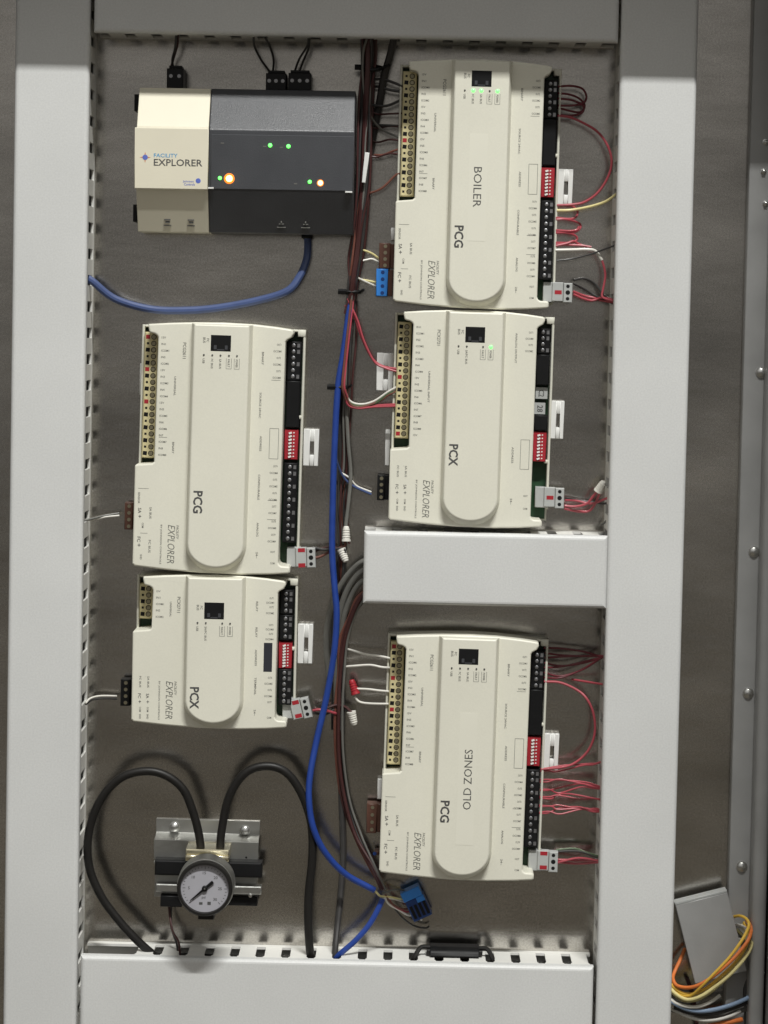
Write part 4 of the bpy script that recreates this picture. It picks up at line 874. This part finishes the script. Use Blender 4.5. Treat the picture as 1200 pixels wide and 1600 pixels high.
# cable ties
def tie(px, py, h, rx, tail, label, ang=0.0):
    c = P(px, py, h); L = []
    for k in range(13):
        a = 2 * math.pi * k / 12; L.append(c + Vector((rx * MM * math.cos(a), rx * .8 * MM * math.sin(a), math.sin(a) * 0.001 * ang)))
    b = MB().tube(L, 1.5, 6, 3); b.tube([c + Vector((rx * MM, -.003, 0)), c + Vector(((rx + tail) * MM, -.006, .002))], 1.1, 6)
    b.lathe(c + Vector((-(rx + 3.5) * MM, -.004, 0)), c + Vector((-(rx - 3) * MM, -.004, 0)), [(0, 2.2), (1, 2.2)], 6)
    tag(b.build('cable_tie', M['black']), label, 'cable tie', 'black cable ties')
tie(531, 605, 27, 6.5, 3, 'black cable tie round the blue cable and red wires')
tie(549, 456, 25, 7, 3, 'black cable tie round the trunk where the blue cable starts')
tie(579, 106, 27, 9, 6, 'black cable tie round the trunk under the top duct', 2)
b = MB(); o = P(571, 262, 38); b.box(-1.7, 1.7, -12, 12, -1, 1, .5, rot=.10)
t = b.build('cable_tag', M['clip']); t.location = o; tag(t, 'small white cable tag stuck on the trunk bundle', 'tag')

# loose blue plug with its wires
e = empty('loose_plug', 'loose blue terminal plug hanging under the OLD ZONES controller', 'plug', P(649, 1405, 6), math.radians(-26))
def lb(u0, u1, v0, v1, w0, w1, m, name, bev=.5): return MB().box(u0, u1, v0, v1, w0, w1, bev).build(name, M[m], e)
lb(-7.5, 8.5, -4, 14, 0, 16, 'navy', 'plug_body'); lb(-8, 8, -12, -4.1, 2, 18, 'bplug', 'plug_face'); lb(2, 8.6, -4, .5, 15.8, 18, 'bplug', 'plug_latch')
for k in range(4): lb(-6 + 3.8 * k, -3.6 + 3.8 * k, 1, 12, 15.9, 16.4, 'black', 'plug_slot', 0)
for L, m, lab in ((((586, 1392, 29), (594, 1400, 28), (606, 1401, 26), (628, 1405, 20), (640, 1407, 14)), 'yw', 'cream wire from the blue cable to the loose blue plug'), (((588, 1394, 28), (598, 1403, 26), (612, 1404, 24), (634, 1410, 14)), 'ww', 'white wire from the blue cable to the loose blue plug'),
                  (((600, 1402, 26), (608, 1413, 24), (622, 1421, 20), (638, 1430, 16), (651, 1429, 14), (659, 1438, 14)), 'ww', 'white stray wire curling under the loose blue plug'), (((602, 1398, 27), (612, 1412, 24), (628, 1420, 20), (640, 1420, 14)), 'br', 'red brown wire entering the loose blue plug'),
                  (((604, 1400, 25), (616, 1416, 22), (632, 1424, 17), (646, 1424, 12)), 'rw', 'red wire entering the loose blue plug'), (((612, 1414, 20), (628, 1433, 16), (646, 1446, 12), (664, 1450, 10), (671, 1447, 10)), 'dg', 'thin dark wire curling below the loose blue plug'),
                  (((598, 1396, 26), (612, 1391, 24), (626, 1390, 18), (638, 1394, 14)), 'gw', 'grey wire entering the top of the loose blue plug')):
    wire('thin_wire', [P(*a) for a in L], .8, m, lab, 'wire')

# inline black module over the bottom duct
z = P(710, 1489, 20).z
e = empty('inline_module', 'black inline module with two short cables lying on the bottom duct', 'module', Vector((P(710, 1489, 26).x, 0, ZB + 0.0006)), math.radians(.3))
q = MB(); q.profile([(-7, 14), (-7, 28), (-5, 33), (-2, 35), (-.2, 36), (-.2, 10), (-6, 10)], -20, 20, 1.0); q.build('case', M['black'], e)
MB().box(-22.5, 20 + 2.5, -5, -1, 16, 32, .8).build('end_caps', M['rubber'], e)
MB().tube([loc(-20, -6, 26), loc(-27, -6, 28), loc(-31, -1, 32), loc(-33, 4, 33), loc(-33, 9, 27)], 1.9, 8).build('cable', M['rubber'], e)
MB().tube([loc(20, -6, 26), loc(26, -6, 28), loc(30, -1, 32), loc(31.5, 4, 33), loc(32, 9, 27)], 1.9, 8).build('cable', M['rubber'], e)

# leaning duct cover offcut and wires in the cabinet corner
e = empty('cover_offcut', 'grey offcut of duct cover leaning in the cabinet corner above coloured wires', 'cover', P(1055, 1414, 26), math.radians(-15.5))
wd, ln = 43, 66
MB().box(0, wd, 0, ln, 0, 2, .5).build('face', M['cabinet_light'] if 'cabinet_light' in M else M['cabinet'], e)
MB().box(0, wd, -2, 0, -12, 1.9, .4).build('turned_edge', M['gplug'], e)
MB().box(wd - 1.8, wd, .1, ln, -12, -.1, .4).build('turned_edge', M['cabinet'], e)
CW = 'coloured wires looping in the cabinet corner'
EXTRA = []
for i, (m, nm, r) in enumerate((('yel', 'second yellow wire', 1.3), ('yw', 'second cream wire', 1.3), ('ww', 'second long white wire', 1.2), ('yw', 'third cream wire', 1.2))):
    k = 26 * i + 18
    EXTRA.append((((940 - k, 480 + k, 18 - 2 * i), (985 - k * .3, 600 + k, 32 - 2 * i), (950 - k * .4, 740 + k, 42 - 3 * i), (830, 905 + k, 46 - 3 * i), (680, 1055 + k, 47 - 3 * i), (520, 1185 + k, 44 - 3 * i), (380, 1250 + k, 40 - 2 * i), (250, 1245 + k, 36 - 2 * i), (130, 1150 + k, 30), (60, 1080 + k, 26)), r, m, nm))
for L, r, m, lab in tuple(EXTRA) + ((((700, 470, 8), (790, 440, 14), (880, 425, 26), (950, 460, 34), (975, 520, 40), (950, 600, 46), (880, 720, 50), (760, 880, 52), (620, 1030, 52), (470, 1180, 48), (340, 1290, 40), (200, 1270, 34), (150, 1180, 28), (150, 1080, 20)), 1.25, 'yel', 'yellow wire'),
                     (((950, 470, 20), (990, 530, 34), (998, 600, 42), (960, 700, 48), (860, 830, 50), (720, 970, 52), (560, 1100, 50), (420, 1180, 46), (300, 1205, 40), (190, 1180, 34), (150, 1110, 28), (165, 1040, 22), (230, 900, 16), (280, 780, 10)), 1.5, 'ora', 'orange wire'),
                     (((960, 560, 16), (1000, 680, 28), (990, 780, 38), (900, 920, 44), (760, 1070, 46), (600, 1200, 46), (450, 1300, 44), (320, 1335, 40), (220, 1300, 36), (110, 1210, 30)), 1.5, 'yw', 'cream wire'),
                     (((780, 530, 10), (860, 525, 16), (930, 550, 24), (950, 580, 30)), 1.2, 'ww', 'short white wire'),
                     (((800, 690, 10), (850, 675, 14), (920, 685, 20)), 1.2, 'ww', 'stub of white wire'),
                     (((660, 1290, 34), (560, 1360, 38), (430, 1410, 38), (300, 1410, 36), (180, 1370, 32), (100, 1310, 28)), 1.4, 'ww', 'long white wire'),
                     (((1000, 1300, 24), (820, 1380, 32), (620, 1440, 36), (430, 1460, 36), (280, 1430, 34), (140, 1360, 30), (80, 1320, 26)), 1.8, 'pbw', 'pale blue wire'),
                     (((1000, 1340, 20), (860, 1400, 26), (700, 1455, 30), (520, 1490, 30), (360, 1480, 28), (160, 1420, 24)), 2.0, 'dg', 'charcoal cable'),
                     (((880, 1460, 24), (780, 1510, 30), (640, 1550, 32), (480, 1560, 32), (340, 1530, 30), (200, 1470, 26), (100, 1420, 22)), 1.3, 'ww', 'lowest white wire'),
                     (((900, 1550, 24), (760, 1580, 28), (600, 1610, 28), (450, 1640, 26)), 2.0, 'ora', 'lowest orange wire'),
                     (((1010, 1420, 16), (900, 1450, 20), (760, 1490, 22), (560, 1520, 22), (360, 1500, 20), (120, 1440, 16)), 2.0, 'gw', 'grey cable'),
                     (((1000, 1000, 6), (960, 1120, 10), (940, 1260, 12), (950, 1400, 12), (960, 1700, 12)), 2.4, 'dg', 'upright charcoal cable'),
                     (((300, 1090, 8), (330, 1180, 10), (370, 1300, 12), (420, 1700, 12)), 1.6, 'dr', 'dark red wire')):
    wire('corner_wire', pts(Zr, *L), r, m, lab + ' in the cabinet corner beside the leaning cover offcut', 'wire', CW, 10)
